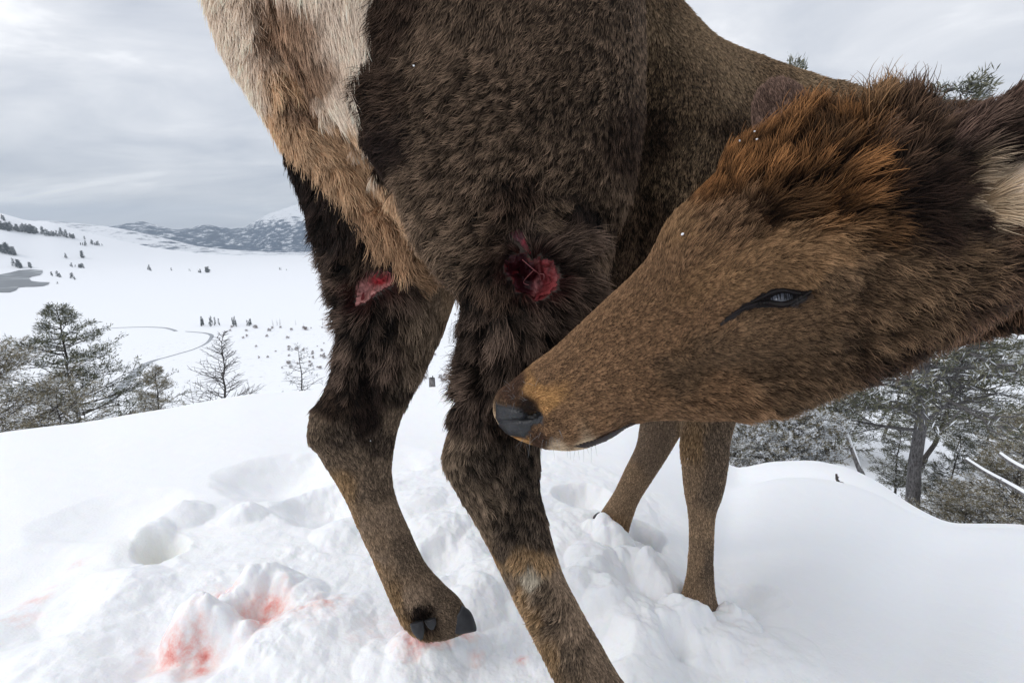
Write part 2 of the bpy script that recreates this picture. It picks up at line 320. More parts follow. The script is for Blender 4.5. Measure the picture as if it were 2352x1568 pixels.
TUBES = {
 'A': [[(700, -520, 1300, -520, 1.02, .8), (610, -300, 1420, -320, .98, .75), (640, -100, 1462, -100, .95, .72), (650, 90, 1474, 110, .93, .68), (742, 280, 1472, 300, .90, .62), (850, 410, 1448, 450, .86, .55), (935, 520, 1400, 570, .82, .52), (1000, 610, 1378, 650, .79, .5),
        (1062, 680, 1365, 730, .77, .55), (1066, 790, 1310, 810, .76, .62), (1058, 890, 1250, 885, .76, .7), (1034, 980, 1240, 985, .76, .62), (1016, 1055, 1242, 1075, .76, .58), (1045, 1125, 1242, 1125, .76, .6), (1100, 1215, 1258, 1190, .755, .7),
        (1146, 1310, 1284, 1285, .75, .75), (1187, 1392, 1322, 1368, .745, .72), (1240, 1500, 1385, 1480, .74, .7), (1296, 1610, 1450, 1585, .735, .75), (1350, 1700, 1535, 1650, .73, .8), (1440, 1775, 1625, 1700, .725, .75), (1540, 1810, 1680, 1750, .72, .55)]],
 'B': [[(470, -480, 1000, -480, 1.10, .8), (464, -200, 860, -200, 1.08, .6), (482, 0, 800, -40, 1.06, .6), (520, 120, 830, 60, 1.05, .6), (585, 225, 900, 180, 1.04, .6), (648, 330, 960, 320, 1.02, .55), (694, 450, 1010, 470, 1.0, .5), (732, 560, 1045, 570, .98, .5), (768, 665, 1058, 650, .96, .5), (784, 745, 1028, 745, .95, .52),
        (776, 815, 990, 825, .945, .55), (755, 880, 955, 890, .94, .55), (722, 945, 925, 965, .935, .52), (712, 1000, 908, 1030, .935, .5), (742, 1060, 904, 1085, .935, .52), (792, 1140, 915, 1150, .935, .66), (828, 1220, 944, 1220, .935, .75),
        (868, 1305, 980, 1295, .935, .75), (893, 1370, 1018, 1342, .935, .75), (922, 1425, 1058, 1376, .935, .75), (960, 1458, 1085, 1420, .935, .7), (1010, 1470, 1090, 1445, .93, .6)]],
 'C': [[(1150, -380, 1150, 470, 1.15, .55), (1350, -220, 1330, 620, 1.2, .55), (1490, -10, 1430, 720, 1.22, .5), (1580, 85, 1520, 800, 1.28, .48), (1700, 135, 1640, 840, 1.36, .45), (1850, 185, 1800, 850, 1.42, .42), (2000, 228, 1980, 830, 1.42, .4), (2160, 245, 2160, 800, 1.32, .38), (2350, 225, 2350, 760, 1.15, .36), (2560, 180, 2540, 780, .95, .36),
        (2760, 180, 2720, 820, .78, .4), (2860, 240, 2800, 850, .62, .5), (2760, 260, 2720, 830, .54, .6), (2560, 250, 2600, 780, .50, .6)],
       [(1520, 80, 1590, 82, 1.17, .5), (1488, 110, 1620, 114, 1.15, .5), (1478, 260, 1640, 260, 1.14, .45), (1440, 430, 1600, 430, 1.13, .45), (1400, 600, 1560, 620, 1.12, .45)]],
 'H': [[(1162, 893, 1160, 952, .705, .6), (1165, 880, 1172, 985, .69, .85), (1182, 868, 1198, 1010, .67, .85), (1222, 830, 1245, 1028, .655, .8), (1275, 790, 1320, 1036, .645, .75), (1335, 735, 1395, 1012, .635, .7), (1395, 680, 1470, 972, .62, .65), (1455, 625, 1570, 965, .60, .6), (1500, 570, 1680, 962, .58, .56), (1545, 490, 1780, 948, .56, .54),
        (1625, 430, 1890, 905, .54, .52), (1688, 350, 1985, 868, .525, .52), (1805, 292, 2065, 828, .51, .52), (1965, 268, 2145, 780, .50, .52), (2120, 272, 2225, 738, .495, .52), (2300, 270, 2330, 675, .495, .55), (2450, 260, 2470, 600, .50, .55), (2620, 260, 2640, 760, .52, .55)]],
 'E': [[(2110, 320, 2170, 535, .47, .30), (2190, 262, 2265, 520, .445, .26), (2280, 215, 2370, 470, .43, .22), (2390, 140, 2500, 400, .42, .2), (2520, 60, 2620, 290, .43, .18), (2640, 20, 2700, 150, .44, .2)]],
 'G': [[(1725, 345, 1890, 345, .62, .35), (1722, 280, 1882, 290, .625, .33), (1722, 222, 1872, 235, .63, .3), (1752, 186, 1840, 194, .635, .3), (1778, 172, 1812, 174, .635, .3)]],
}
def leg_depth(px, py):
    g = ground_hit(px, py); return float((g - C0) @ FW)
dn, df = leg_depth(1610, 1400), leg_depth(1405, 1212)
TUBES['F'] = [[(1600, 700, 1790, 700, dn, .7), (1580, 850, 1730, 850, dn, .7), (1565, 990, 1680, 990, dn, .7), (1566, 1060, 1672, 1060, dn, .72), (1572, 1130, 1660, 1130, dn, .8), (1580, 1180, 1644, 1180, dn, .8), (1581, 1250, 1640, 1250, dn, .75), (1576, 1320, 1640, 1320, dn, .75), (1566, 1370, 1644, 1370, dn, .85), (1560, 1410, 1656, 1410, dn, .9), (1560, 1450, 1660, 1440, dn, .7)],
              [(1560, 750, 1720, 790, df, .7), (1500, 880, 1610, 910, df, .7), (1472, 965, 1560, 1000, df, .7), (1462, 1020, 1532, 1050, df, .72), (1434, 1080, 1496, 1105, df, .8), (1410, 1130, 1468, 1150, df, .8), (1380, 1178, 1452, 1190, df, .85), (1364, 1205, 1444, 1215, df, .85), (1355, 1240, 1440, 1245, df, .7)]]
INSET = {'A': .002, 'B': .003, 'C': .003, 'H': .002, 'E': .003, 'G': .002, 'F': .001}
AV, AF, AG = [], [], []; off = 0; GR = 'ABCHEGF'
for gk in GR:
    for stn in TUBES[gk]:
        V, F_ = tube(stn, 5, INSET[gk])
        AV.append(V); AG += [GR.index(gk)] * len(V)
        for f in F_:
            AF.append(tuple(i + off for i in dict.fromkeys(f)))
        off += len(V)
AV = np.vstack(AV)
me = bpy.data.meshes.new('elk_rough'); me.from_pydata(AV.tolist(), [], AF); me.validate()
tmp = link('elk_rough', me)
md = tmp.modifiers.new('r', 'REMESH'); md.mode = 'VOXEL'; md.voxel_size = 0.0055; md.use_smooth_shade = True
dg = bpy.context.evaluated_depsgraph_get(); ev = tmp.evaluated_get(dg)
body = bpy.data.meshes.new_from_object(ev); body.name = 'elk'
bpy.data.objects.remove(tmp)
nv = len(body.vertices); V = np.empty(nv * 3, np.float32); body.vertices.foreach_get('co', V); V = V.reshape(-1, 3).astype(float)
ne = len(body.edges); E = np.empty(ne * 2, np.int32); body.edges.foreach_get('vertices', E); E = E.reshape(-1, 2)
deg = np.bincount(E.ravel(), minlength=nv).astype(float)
def lap(V, w=None, lam=.6):
    S = np.stack([np.bincount(E[:, 0], V[E[:, 1], k], nv) + np.bincount(E[:, 1], V[E[:, 0], k], nv) for k in range(3)], -1) / deg[:, None]
    return V + lam * (S - V) * (1 if w is None else w[:, None])
for _ in range(14): V = lap(V)
kd = kdtree.KDTree(len(AV))
for i, p in enumerate(AV): kd.insert(p, i)
kd.balance()
VG = np.array([AG[kd.find(p)[1]] for p in V])
def normals():
    body.vertices.foreach_set('co', V.astype(np.float32).ravel()); body.update()
    n = np.empty(nv * 3, np.float32); body.vertex_normals.foreach_get('vector', n); return n.reshape(-1, 3).astype(float)
Nn = normals()
def segd(PX, a, b):
    a = np.array(a, float); b = np.array(b, float); ab = b - a
    t = np.clip(((PX - a) @ ab) / (ab @ ab), 0, 1); return np.linalg.norm(PX - a - t[:, None] * ab, axis=1), t
def polyd(PX, pts):
    d = None
    for a, b in zip(pts[:-1], pts[1:]):
        q = segd(PX, a, b)[0]; d = q if d is None else np.minimum(d, q)
    return d
def facing(): return (Nn * (C0 - V)).sum(1) > 0
def carve(group, pts, sig, amt):
    """groove (amt<0) or ridge (amt>0) of amt metres along a line on the camera side"""
    global V
    PX = proj(V)[:, :2]; ok = np.isin(VG, [GR.index(g) for g in group]) & facing()
    d = polyd(PX, pts) if len(pts) > 1 else np.hypot(PX[:, 0] - pts[0][0], PX[:, 1] - pts[0][1])
    V = V + Nn * (amt * np.exp(-(d / sig) ** 2) * ok)[:, None]
# hindquarter relief
carve('A', [(1480, -50), (1475, 300), (1450, 450)], 30, -.004)
carve('A', [(1180, 520), (1260, 440), (1340, 430), (1400, 520)], 35, -.010)
carve('A', [(1330, 560), (1365, 640), (1350, 740)], 35, .012)
carve('A', [(1110, 690), (1130, 800), (1110, 880)], 22, -.008)
carve('A', [(1160, 900), (1130, 1000), (1060, 1050)], 28, .006)
carve('A', [(1165, 960), (1135, 1060), (1160, 1150), (1210, 1260)], 18, -.011)
carve('A', [(1190, 1280), (1215, 1330)], 25, .006)
carve('A', [(1180, 1240), (1290, 1480)], 14, -.003)
carve('B', [(850, 830), (845, 930), (850, 1040), (890, 1130)], 22, -.012)
carve('B', [(735, 955), (728, 1005)], 22, .011)
carve('B', [(790, 1090), (850, 1240), (900, 1340)], 16, .004)
carve('B', [(905, 1310), (985, 1350)], 25, .006)
carve('B', [(960, 1440), (1000, 1400)], 14, -.010)
carve('C', [(1470, 620), (1500, 300), (1490, 130)], 34, -.030)
carve('C', [(1600, 250), (1720, 300)], 50, .010)
# head relief
carve('H', [(1795, 685)], 55, -0.0102)
carve('H', [(1690, 640), (1760, 600), (1850, 600), (1920, 640)], 34, 0.0187)
carve('H', [(1650, 752), (1700, 712), (1760, 690), (1860, 672)], 15, -0.0102)
carve('H', [(1590, 800), (1660, 790), (1760, 770), (1900, 750)], 32, 0.0119)
carve('H', [(1330, 820), (1450, 780), (1570, 750)], 55, -0.0102)
carve('H', [(1560, 880), (1640, 865), (1780, 850)], 34, -0.0119)
carve('H', [(1480, 905), (1600, 925), (1700, 925)], 20, 0.0051)
carve('H', [(1225, 915), (1260, 935), (1262, 965)], 22, 0.0102)
carve('H', [(1205, 958), (1226, 956), (1237, 948)], 9, -.012)
carve('H', [(1180, 962), (1215, 960)], 6, -.003)
carve('H', [(1270, 1022), (1340, 1014), (1400, 990), (1450, 972)], 7, -.007)
carve('H', [(1260, 1000), (1330, 990), (1390, 965)], 22, 0.0102)
carve('H', [(1760, 520), (1830, 500), (1900, 480)], 40, -0.0136)
carve('H', [(1600, 600), (1680, 560)], 60, 0.0102)
carve('E', [(2230, 470), (2300, 420), (2420, 330), (2600, 200)], 38, -.016)
carve('A', [(600, -60), (628, 80), (690, 200), (745, 285), (810, 360), (870, 440)], 20, -.040)
carve('B', [(600, -60), (625, 80), (680, 200), (735, 290), (800, 370), (860, 450)], 26, -.036)
for _ in range(2): V = lap(V, lam=.4)
Nn = normals()
# wounds: sunken ragged hollows
WN = [(1158, 602), (1178, 588), (1204, 582), (1222, 604), (1238, 592), (1266, 602), (1284, 632), (1274, 664), (1250, 686), (1226, 692), (1216, 676), (1186, 668), (1176, 636), (1160, 622)]
WF = [(818, 640), (845, 622), (880, 618), (905, 632), (902, 655), (870, 668), (845, 690), (822, 702), (818, 672)]
def inpoly(PX, poly):
    x, y = PX[:, 0], PX[:, 1]; c = np.zeros(len(PX), bool); n = len(poly)
    for i in range(n):
        x1, y1 = poly[i]; x2, y2 = poly[i - 1]
        c ^= ((y1 > y) != (y2 > y)) & (x < (x2 - x1) * (y - y1) / (y2 - y1 + 1e-9) + x1)
    return c
def psd(PX, poly):
    d = polyd(PX, list(poly) + [poly[0]]); return np.where(inpoly(PX, poly), -d, d)
EYE = [(1651, 750), (1669, 727), (1701, 704), (1745, 676), (1774, 664), (1797, 660), (1820, 665), (1841, 671), (1855, 667), (1868, 664), (1862, 676), (1848, 691), (1826, 702), (1797, 708), (1760, 706), (1731, 706), (1709, 713), (1687, 730)]
NOSE = [(1140, 930), (1180, 939), (1205, 948), (1221, 957), (1238, 944), (1247, 957), (1240, 971), (1225, 972), (1205, 1004), (1183, 1000), (1165, 998), (1140, 970)]
MOUTH = [(1236, 1022), (1330, 1014), (1400, 986), (1455, 968), (1446, 978), (1400, 1006), (1375, 1018), (1330, 1024)]
PX = proj(V); FC = facing()
for gk, poly, dep in (('A', WN, .036), ('B', WF, .012)):
    sd_ = psd(PX[:, :2], poly); ok = (VG == GR.index(gk)) & FC
    V = V - Nn * (dep * sstep(6, -26, sd_) * ok)[:, None]
Nn = normals()
PX = proj(V)
# region masks on the body surface
def region(poly, gk, grow=0): return (psd(PX[:, :2], poly) < grow) & (VG == GR.index(gk)) & FC
bare = region(EYE, 'H', -1.5) | region(NOSE, 'H', 1)
wound_v = region(WN, 'A', 0) | region(WF, 'B', -1) | region([(1172, 536), (1190, 526), (1202, 536), (1220, 585), (1208, 582)], 'A', 2)

# ------------------------------------------------------------------ coat guides
PAL = {  # root, tip
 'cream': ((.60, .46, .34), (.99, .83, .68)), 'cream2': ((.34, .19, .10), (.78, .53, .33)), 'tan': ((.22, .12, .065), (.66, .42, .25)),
 'cleft_shade': ((.16, .09, .055), (.48, .31, .20)), 'thigh': ((.0035, .0022, .0017), (.31, .212, .142)), 'thighd': ((.004, .0025, .0018), (.13, .082, .056)), 'dark': ((.008, .006, .005), (.045, .028, .022)),  # tan hair between the buttocks, with the shade of the fold painted in
 'shag': ((.0035, .0026, .002), (.205, .14, .104)), 'leg': ((.065, .046, .032), (.345, .25, .172)), 'legl': ((.12, .07, .035), (.50, .33, .18)), 'legd': ((.014, .0105, .008), (.185, .135, .098)),
 'cann': ((.125, .088, .06), (.43, .31, .215)), 'torso': ((.006, .004, .0025), (.34, .228, .135)), 'torsot': ((.04, .025, .015), (.40, .28, .17)), 'side': ((.003, .002, .0014), (.155, .098, .06)),
 'muz': ((.030, .014, .0065), (.38, .225, .124)), 'muzd': ((.015, .008, .006), (.10, .055, .035)), 'ora': ((.018, .008, .003), (.36, .165, .062)), 'orad': ((.008, .004, .002), (.14, .072, .032)),
 'brow': ((.05, .025, .011), (.42, .250, .130)), 'cheek': ((.02, .011, .0065), (.26, .163, .093)), 'neck': ((.010, .006, .004), (.165, .095, .058)), 'earb': ((.05, .03, .024), (.26, .165, .125)), 'pale': ((.25, .17, .10), (.75, .58, .40)), 'black': ((.003, .002, .002), (.045, .026, .018)),
 'nosetan': ((.14, .06, .02), (.62, .36, .15)), 'fore': ((.15, .10, .06), (.54, .375, .24)), 'mark': ((.3, .26, .2), (.62, .54, .42)), 'grey': ((.02, .018, .018), (.07, .065, .07)),
}
# x, y, dx, dy, length mm, clump, lift, colour
GD = {
 'A': [(700, -100, .5, 1, 45, 0.4, .35, 'cream'), (820, 60, .2, 1, 34, 0.35, .25, 'cream'), (760, 240, .5, 1, 38, 0.45, .3, 'cream'), (850, 370, .6, 1, 34, 0.45, .3, 'cream'), (635, 60, .1, 1, 36, 0.5, .4, 'cleft_shade'), (700, 190, .4, 1, 30, 0.5, .4, 'cleft_shade'), (760, 300, .5, 1, 30, 0.5, .4, 'cream2'),
       (900, 440, .5, 1, 30, 0.5, .3, 'cream2'),
       (900, 40, -.7, .8, 36, 0.5, .35, 'thighd'), (870, 200, -1, .35, 34, 0.5, .35, 'thighd'), (900, 330, -1, .45, 34, 0.5, .35, 'dark'), (1000, 100, -.8, .9, 30, 0.5, .3, 'thigh'), (1100, 0, -.6, 1, 22, 0.6, .3, 'thigh'), (1150, 200, -1, .6, 22, 0.7, .35, 'thigh'), (1300, 50, -.55, 1, 22, 0.6, .3, 'thigh'),
       (1350, 220, -.6, 1, 22, 0.7, .35, 'thigh'), (1440, 120, -.2, 1, 22, 0.7, .35, 'thigh'), (1455, 300, -.1, 1, 26, 0.7, .4, 'thighd'), (1020, 300, -1, .4, 22, 0.7, .35, 'thigh'), (950, 420, -.9, .5, 32, 0.6, .35, 'thigh'), (1150, 380, -.8, .8, 22, 0.75, .4, 'thigh'), (1300, 380, -.7, 1, 22, 0.75, .4, 'thigh'),
       (1000, 520, -.8, .6, 34, 0.7, .4, 'thigh'), (1180, 430, .1, 1, 32, 0.8, .5, 'thighd'), (1100, 530, -.8, .5, 36, 0.7, .35, 'thigh'), (1060, 590, -.8, .3, 34, 0.7, .35, 'thigh'), (960, 480, -.7, .7, 34, 0.7, .4, 'thigh'),
       (1250, 490, .4, .8, 34, 0.8, .5, 'thigh'), (1400, 480, .0, 1, 28, 0.8, .4, 'thigh'), (1350, 500, -.3, 1, 30, 0.8, .4, 'dark'), (1310, 560, .9, .0, 45, 0.5, .3, 'shag'), (1330, 640, 1, .15, 45, 0.5, .3, 'shag'), (1300, 700, 1, .6, 48, 0.6, .3, 'shag'), (1250, 550, .9, -.3, 40, 0.5, .3, 'shag'), (1150, 610, -.8, .5, 34, 0.6, .4, 'thighd'), (1240, 700, .2, 1, 40, 0.7, .4, 'shag'), (1200, 570, -.3, -.6, 26, 0.5, .3, 'shag'), (1290, 600, 1, -.3, 44, 0.5, .3, 'shag'), (1175, 660, -.5, .9, 34, 0.6, .4, 'thighd'),
       (1365, 600, .3, .9, 26, 0.7, .4, 'thigh'), (1130, 640, .1, 1, 42, 0.8, .4, 'thighd'), (1160, 560, -.9, .4, 36, 0.6, .4, 'thighd'), (1100, 700, -.3, 1, 45, 0.8, .45, 'shag'), (1180, 720, .4, 1, 50, 0.8, .4, 'shag'), (1260, 760, .8, .6, 46, 0.8, .4, 'shag'), (1300, 800, .6, .6, 40, 0.7, .35, 'dark'),
       (1080, 780, -.5, 1, 48, 0.85, .5, 'shag'), (1170, 810, -.2, 1, 50, 0.85, .45, 'shag'), (1100, 850, -.9, .5, 52, 0.95, .75, 'shag'), (1065, 870, -1, .5, 50, 0.95, .9, 'shag'), (1062, 800, -1, .4, 48, 0.95, .85, 'shag'), (1062, 740, -.9, .7, 44, 0.95, .7, 'shag'), (1045, 940, -.5, 1, 36, 0.9, .6, 'shag'), (1150, 880, .2, 1, 44, 0.8, .4, 'shag'), (1220, 870, .1, 1, 36, 0.7, .35, 'thighd'),
       (1080, 940, -.3, 1, 34, 0.75, .35, 'shag'), (1180, 950, .1, 1, 30, 0.7, .3, 'thighd'), (1040, 1000, -.25, 1, 22, 0.7, .3, 'leg'), (1030, 1060, .2, 1, 18, 0.6, .25, 'leg'), (1110, 1050, .35, 1, 22, 0.75, .3, 'legd'), (1200, 1030, .2, 1, 24, 0.7, .25, 'legd'), (1210, 1120, .25, 1, 20, 0.75, .25, 'legd'), (1100, 1140, .6, .6, 20, 0.75, .3, 'leg'),
       (1080, 1180, .5, .9, 20, 0.7, .3, 'leg'), (1180, 1200, -.1, 1, 22, 0.75, .3, 'legd'), (1240, 1230, .25, 1, 16, 0.6, .25, 'legd'), (1150, 1260, .2, 1, 12.2, 0.45, .3, 'legd'), (1130, 1280, .3, 1, 12.2, 0.45, .4, 'legl'), (1190, 1285, -.4, 1, 13.6, 0.45, .35, 'legl'), (1235, 1290, .4, 1, 12.2, 0.38, .3, 'legl'), (1215, 1320, -.1, 1, 15, 0.45, .3, 'mark'),
       (1195, 1350, -.5, 1, 15, 0.52, .4, 'legl'), (1170, 1330, .2, 1, 13.6, 0.52, .35, 'leg'), (1250, 1350, -.7, .8, 12.2, 0.6, .35, 'leg'), (1285, 1330, .4, 1, 8, 0.4, .2, 'cann'), (1225, 1420, -.5, .9, 13.6, 0.6, .4, 'legl'), (1265, 1420, -.8, .8, 12.2, 0.64, .3, 'leg'), (1320, 1430, .4, 1, 8, 0.4, .2, 'cann'),
       (1260, 1510, .0, 1, 12.2, 0.52, .4, 'legl'), (1310, 1510, .0, 1, 9.8, 0.6, .25, 'leg'), (1370, 1520, .4, 1, 8, 0.4, .2, 'cann'), (1450, 1650, .5, 1, 9.8, 0.4, .3, 'leg')],
 'B': [(500, -100, -.3, 1, 45, .4, .5, 'cream'), (520, 100, -.2, 1, 42, .4, .55, 'cream'), (570, 200, 0, 1, 42, .45, .55, 'cream'), (605, 60, .35, 1, 42, .5, .3, 'cleft_shade'), (560, 60, .2, 1, 42, .5, .35, 'cream'), (690, 240, .5, 1, 40, .5, .3, 'cleft_shade'), (650, 200, .5, 1, 44, .5, .3, 'cream2'), (700, 320, .6, 1, 46, .5, .3, 'cream2'), (640, 290, .3, 1, 40, .5, .5, 'cream2'),
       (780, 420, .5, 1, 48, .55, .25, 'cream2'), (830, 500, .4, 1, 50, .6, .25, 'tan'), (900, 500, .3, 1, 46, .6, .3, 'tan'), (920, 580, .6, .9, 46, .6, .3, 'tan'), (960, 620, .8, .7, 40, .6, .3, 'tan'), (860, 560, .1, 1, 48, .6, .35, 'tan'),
       (640, 360, -.55, .9, 34, .7, .6, 'dark'), (700, 450, -.5, .9, 36, .7, .5, 'dark'), (720, 520, -.6, .8, 42, .75, .6, 'dark'), (780, 530, .1, 1, 44, .7, .35, 'dark'), (760, 590, -.8, .7, 48, .7, .45, 'shag'), (830, 590, -.4, .9, 46, .7, .35, 'thighd'), (780, 650, -.9, .4, 50, .9, .75, 'shag'), (770, 700, -.9, .5, 50, .9, .8, 'shag'), (745, 600, -.9, .5, 46, .9, .8, 'shag'), (770, 780, -.7, .8, 48, .9, .6, 'shag'),
       (870, 600, -.5, .8, 44, .5, .3, 'shag'), (930, 660, .7, .8, 46, .6, .35, 'shag'), (800, 720, -.8, .5, 50, .75, .5, 'shag'), (880, 710, .3, 1, 50, .7, .35, 'shag'), (960, 700, .3, .9, 42, .6, .3, 'leg'), (1000, 680, -.2, 1, 8, .3, .2, 'cann'), (1030, 680, -.3, 1, 8, .3, .2, 'fore'), (980, 780, -.1, 1, 24, .5, .25, 'leg'),
       (800, 780, -.3, 1, 48, .8, .45, 'shag'), (880, 800, .1, 1, 50, .8, .4, 'shag'), (950, 830, .3, 1, 34, .6, .3, 'leg'), (780, 850, -.4, 1, 36, .7, .4, 'shag'), (850, 870, .1, 1, 34, .6, .3, 'dark'), (920, 890, .0, 1, 26, .6, .3, 'legd'), (760, 910, -.3, 1, 24, .6, .3, 'thighd'), (840, 950, .3, 1, 22, .6, .25, 'dark'),
       (915, 960, -.1, 1, 8.4, .4, .2, 'leg'), (722, 975, -.1, 1, 9.8, .5, .3, 'leg'), (770, 1000, .3, 1, 18, .5, .25, 'legd'), (870, 1010, .2, 1, 16, .6, .25, 'legd'), (740, 1040, .3, 1, 11.2, .6, .4, 'leg'), (800, 1060, .5, .7, 9.8, .5, .25, 'leg'), (880, 1080, .1, 1, 8.4, .4, .2, 'leg'), (785, 1110, .4, .9, 12, .5, .3, 'legl'),
       (850, 1120, .5, .7, 8.4, .5, .25, 'leg'), (900, 1180, .35, 1, 8, .3, .2, 'cann'), (830, 1200, .4, 1, 8, .3, .25, 'cann'), (815, 1200, .2, 1, 10, .3, .4, 'legl'), (870, 1280, .4, 1, 8, .3, .2, 'cann'), (860, 1290, .2, 1, 10, .3, .35, 'legl'), (930, 1270, .4, 1, 6.3, .3, .2, 'leg'), (900, 1370, .3, 1, 12, .4, .35, 'legl'), (950, 1370, .3, 1, 8, .3, .2, 'cann'),
       (960, 1410, .3, 1, 16, .6, .35, 'dark'), (930, 1435, .4, 1, 14, .6, .4, 'legl'), (1020, 1380, .6, .8, 6.3, .3, .2, 'leg'), (1060, 1410, .6, .8, 5.6, .3, .2, 'leg')],
 'C': [(1540, -20, .5, 1, 18, .5, .45, 'torso'), (1500, 80, .2, .9, 20, .5, .5, 'torsot'), (1560, 75, .5, .6, 16, .4, .5, 'torsot'), (1620, 110, .7, .6, 16, .4, .45, 'torsot'), (1520, 180, -.1, 1, 18, .55, .4, 'torso'), (1500, 300, -.1, 1, 20, .6, .4, 'side'), (1500, 500, -.1, 1, 22, .6, .4, 'side'), (1440, 560, 0, 1, 24, .6, .4, 'side'),
       (1600, 200, -.2, 1, 16, .5, .4, 'torso'), (1680, 180, .4, .8, 16, .4, .4, 'torsot'), (1600, 350, -.3, 1, 18, .55, .4, 'torso'), (1570, 420, -.3, 1, 18, .6, .4, 'torso'), (1450, 680, 0, 1, 24, .6, .4, 'side'), (1700, 300, .2, 1, 18, .5, .4, 'side'), (1780, 180, .6, .8, 16, .4, .45, 'torso'), (1850, 210, .7, .7, 22, .4, .5, 'torsot'), (1750, 260, .3, 1, 18, .5, .4, 'torso'),
       (1950, 235, .7, -.3, 34, .4, .7, 'torso'), (2080, 240, .6, -.8, 42, .5, .7, 'neck'), (2200, 250, .4, -.8, 38, .5, .6, 'neck'), (2300, 300, 1, .1, 26, .5, .4, 'neck'), (2300, 700, 1, .4, 34, .6, .4, 'neck'), (2500, 500, 1, .3, 34, .6, .4, 'neck'), (2050, 600, .3, 1, 30, .6, .4, 'side')],
 'H': [(2245, 450, 1, -.15, 26, .3, .3, 'pale'), (2300, 430, 1, -.2, 30, .3, .3, 'cream'), (2285, 485, 1, .1, 22, .3, .3, 'pale'), (2330, 415, 1, -.2, 30, .3, .3, 'cream'), (2190, 430, 1, -.1, 24, .5, .3, 'black'), (2250, 385, 1, -.3, 24, .5, .3, 'black'), (2220, 505, 1, .3, 22, .5, .3, 'black'), (2300, 540, 1, .2, 24, .5, .3, 'neck'), (1180, 900, .8, -.5, 3.6, .1, .3, 'muzd'), (1190, 880, .8, -.5, 3.6, .1, .3, 'muzd'), (1210, 930, .6, -.6, 3.5, .1, .3, 'black'), (1165, 985, .6, .8, 3.6, .1, .4, 'pale'), (1190, 1010, .8, .5, 3.6, .1, .35, 'nosetan'), (1230, 900, .8, -.2, 4.3, .15, .3, 'nosetan'), (1255, 925, 1, .5, 4.3, .15, .3, 'nosetan'), (1215, 890, .7, -.4, 3.6, .1, .3, 'nosetan'), (1250, 860, .9, -.5, 4.3, .15, .3, 'muz'),
       (1250, 985, 1, .0, 4.3, .15, .3, 'muz'), (1240, 1005, 1, .2, 4.3, .15, .3, 'muzd'), (1300, 1005, 1, -.1, 4.3, .15, .3, 'muz'), (1340, 1035, 1, .1, 5.8, .2, .35, 'pale'), (1280, 1034, 1, .1, 5, .2, .35, 'pale'), (1395, 1012, 1, -.4, 6.5, .2, .35, 'muzd'), (1280, 950, 1, -.1, 5, .15, .3, 'muz'), (1300, 830, .9, -.55, 5, .2, .3, 'muz'), (1350, 900, 1, -.3, 5, .2, .3, 'muz'),
       (1380, 980, 1, -.35, 5.8, .2, .3, 'muz'), (1400, 780, .9, -.5, 5.8, .2, .3, 'muz'), (1430, 700, .9, -.6, 6.5, .2, .35, 'muz'), (1450, 870, 1, -.2, 5.8, .25, .3, 'muz'), (1500, 630, .8, -.8, 7.2, .25, .35, 'muz'), (1520, 760, .9, -.4, 6.5, .25, .3, 'muz'), (1500, 950, 1, -.05, 7.9, .3, .3, 'muz'), (1560, 860, 1, -.1, 6.5, .25, .3, 'cheek'),
       (1550, 540, .6, -.9, 13, .4, .35, 'brow'), (1600, 650, .9, -.5, 8.6, .3, .3, 'brow'), (1560, 610, .7, -.7, 9.4, .3, .3, 'muz'), (1640, 520, .7, -.8, 14.4, .5, .35, 'muz'), (1620, 450, .6, -.9, 26, .55, .45, 'ora'), (1680, 420, .5, -.9, 34, .65, .45, 'ora'), (1740, 340, .5, -1, 38, .65, .5, 'ora'), (1850, 270, .5, -1, 52, .65, .8, 'ora'), (1780, 420, .5, -.9, 36, .7, .45, 'ora'),
       (1700, 520, .6, -.8, 26, .6, .35, 'muz'), (1800, 500, .8, -.5, 32, .65, .4, 'orad'), (1850, 420, .6, -.8, 38, .7, .45, 'ora'), (1880, 490, .9, -.3, 36, .6, .4, 'ora'), (1860, 440, .8, -.6, 36, .7, .4, 'orad'), (1950, 420, .9, -.4, 36, .65, .45, 'ora'), (1950, 320, .5, -.9, 40, .65, .5, 'ora'), (1990, 260, .4, -1, 62, .65, .9, 'brow'), (1900, 350, .5, -.9, 40, .7, .5, 'orad'),
       (2070, 270, .3, -1, 60, .5, .85, 'neck'), (2180, 270, .4, -.9, 34, .5, .5, 'neck'), (2050, 380, .7, -.6, 36, .6, .4, 'neck'), (2100, 450, .9, -.2, 32, .5, .4, 'black'), (2050, 480, 1, .0, 30, .5, .4, 'black'), (2120, 530, 1, .3, 28, .5, .35, 'black'), (2000, 520, 1, .1, 24, .5, .35, 'orad'),
       (1740, 600, .8, -.4, 8.6, .3, .25, 'brow'), (1800, 560, .9, -.2, 10.8, .4, .3, 'brow'), (1850, 620, 1, .1, 10.1, .3, .25, 'brow'), (1790, 640, 1, -.15, 5.8, .2, .2, 'brow'), (1900, 570, 1, .3, 13, .4, .3, 'brow'), (1700, 670, .9, -.4, 5, .2, .25, 'brow'), (1640, 720, .9, -.5, 5, .2, .25, 'muz'), (1900, 650, 1, .25, 8.6, .3, .25, 'cheek'), (1980, 620, 1, .3, 18, .4, .3, 'cheek'),
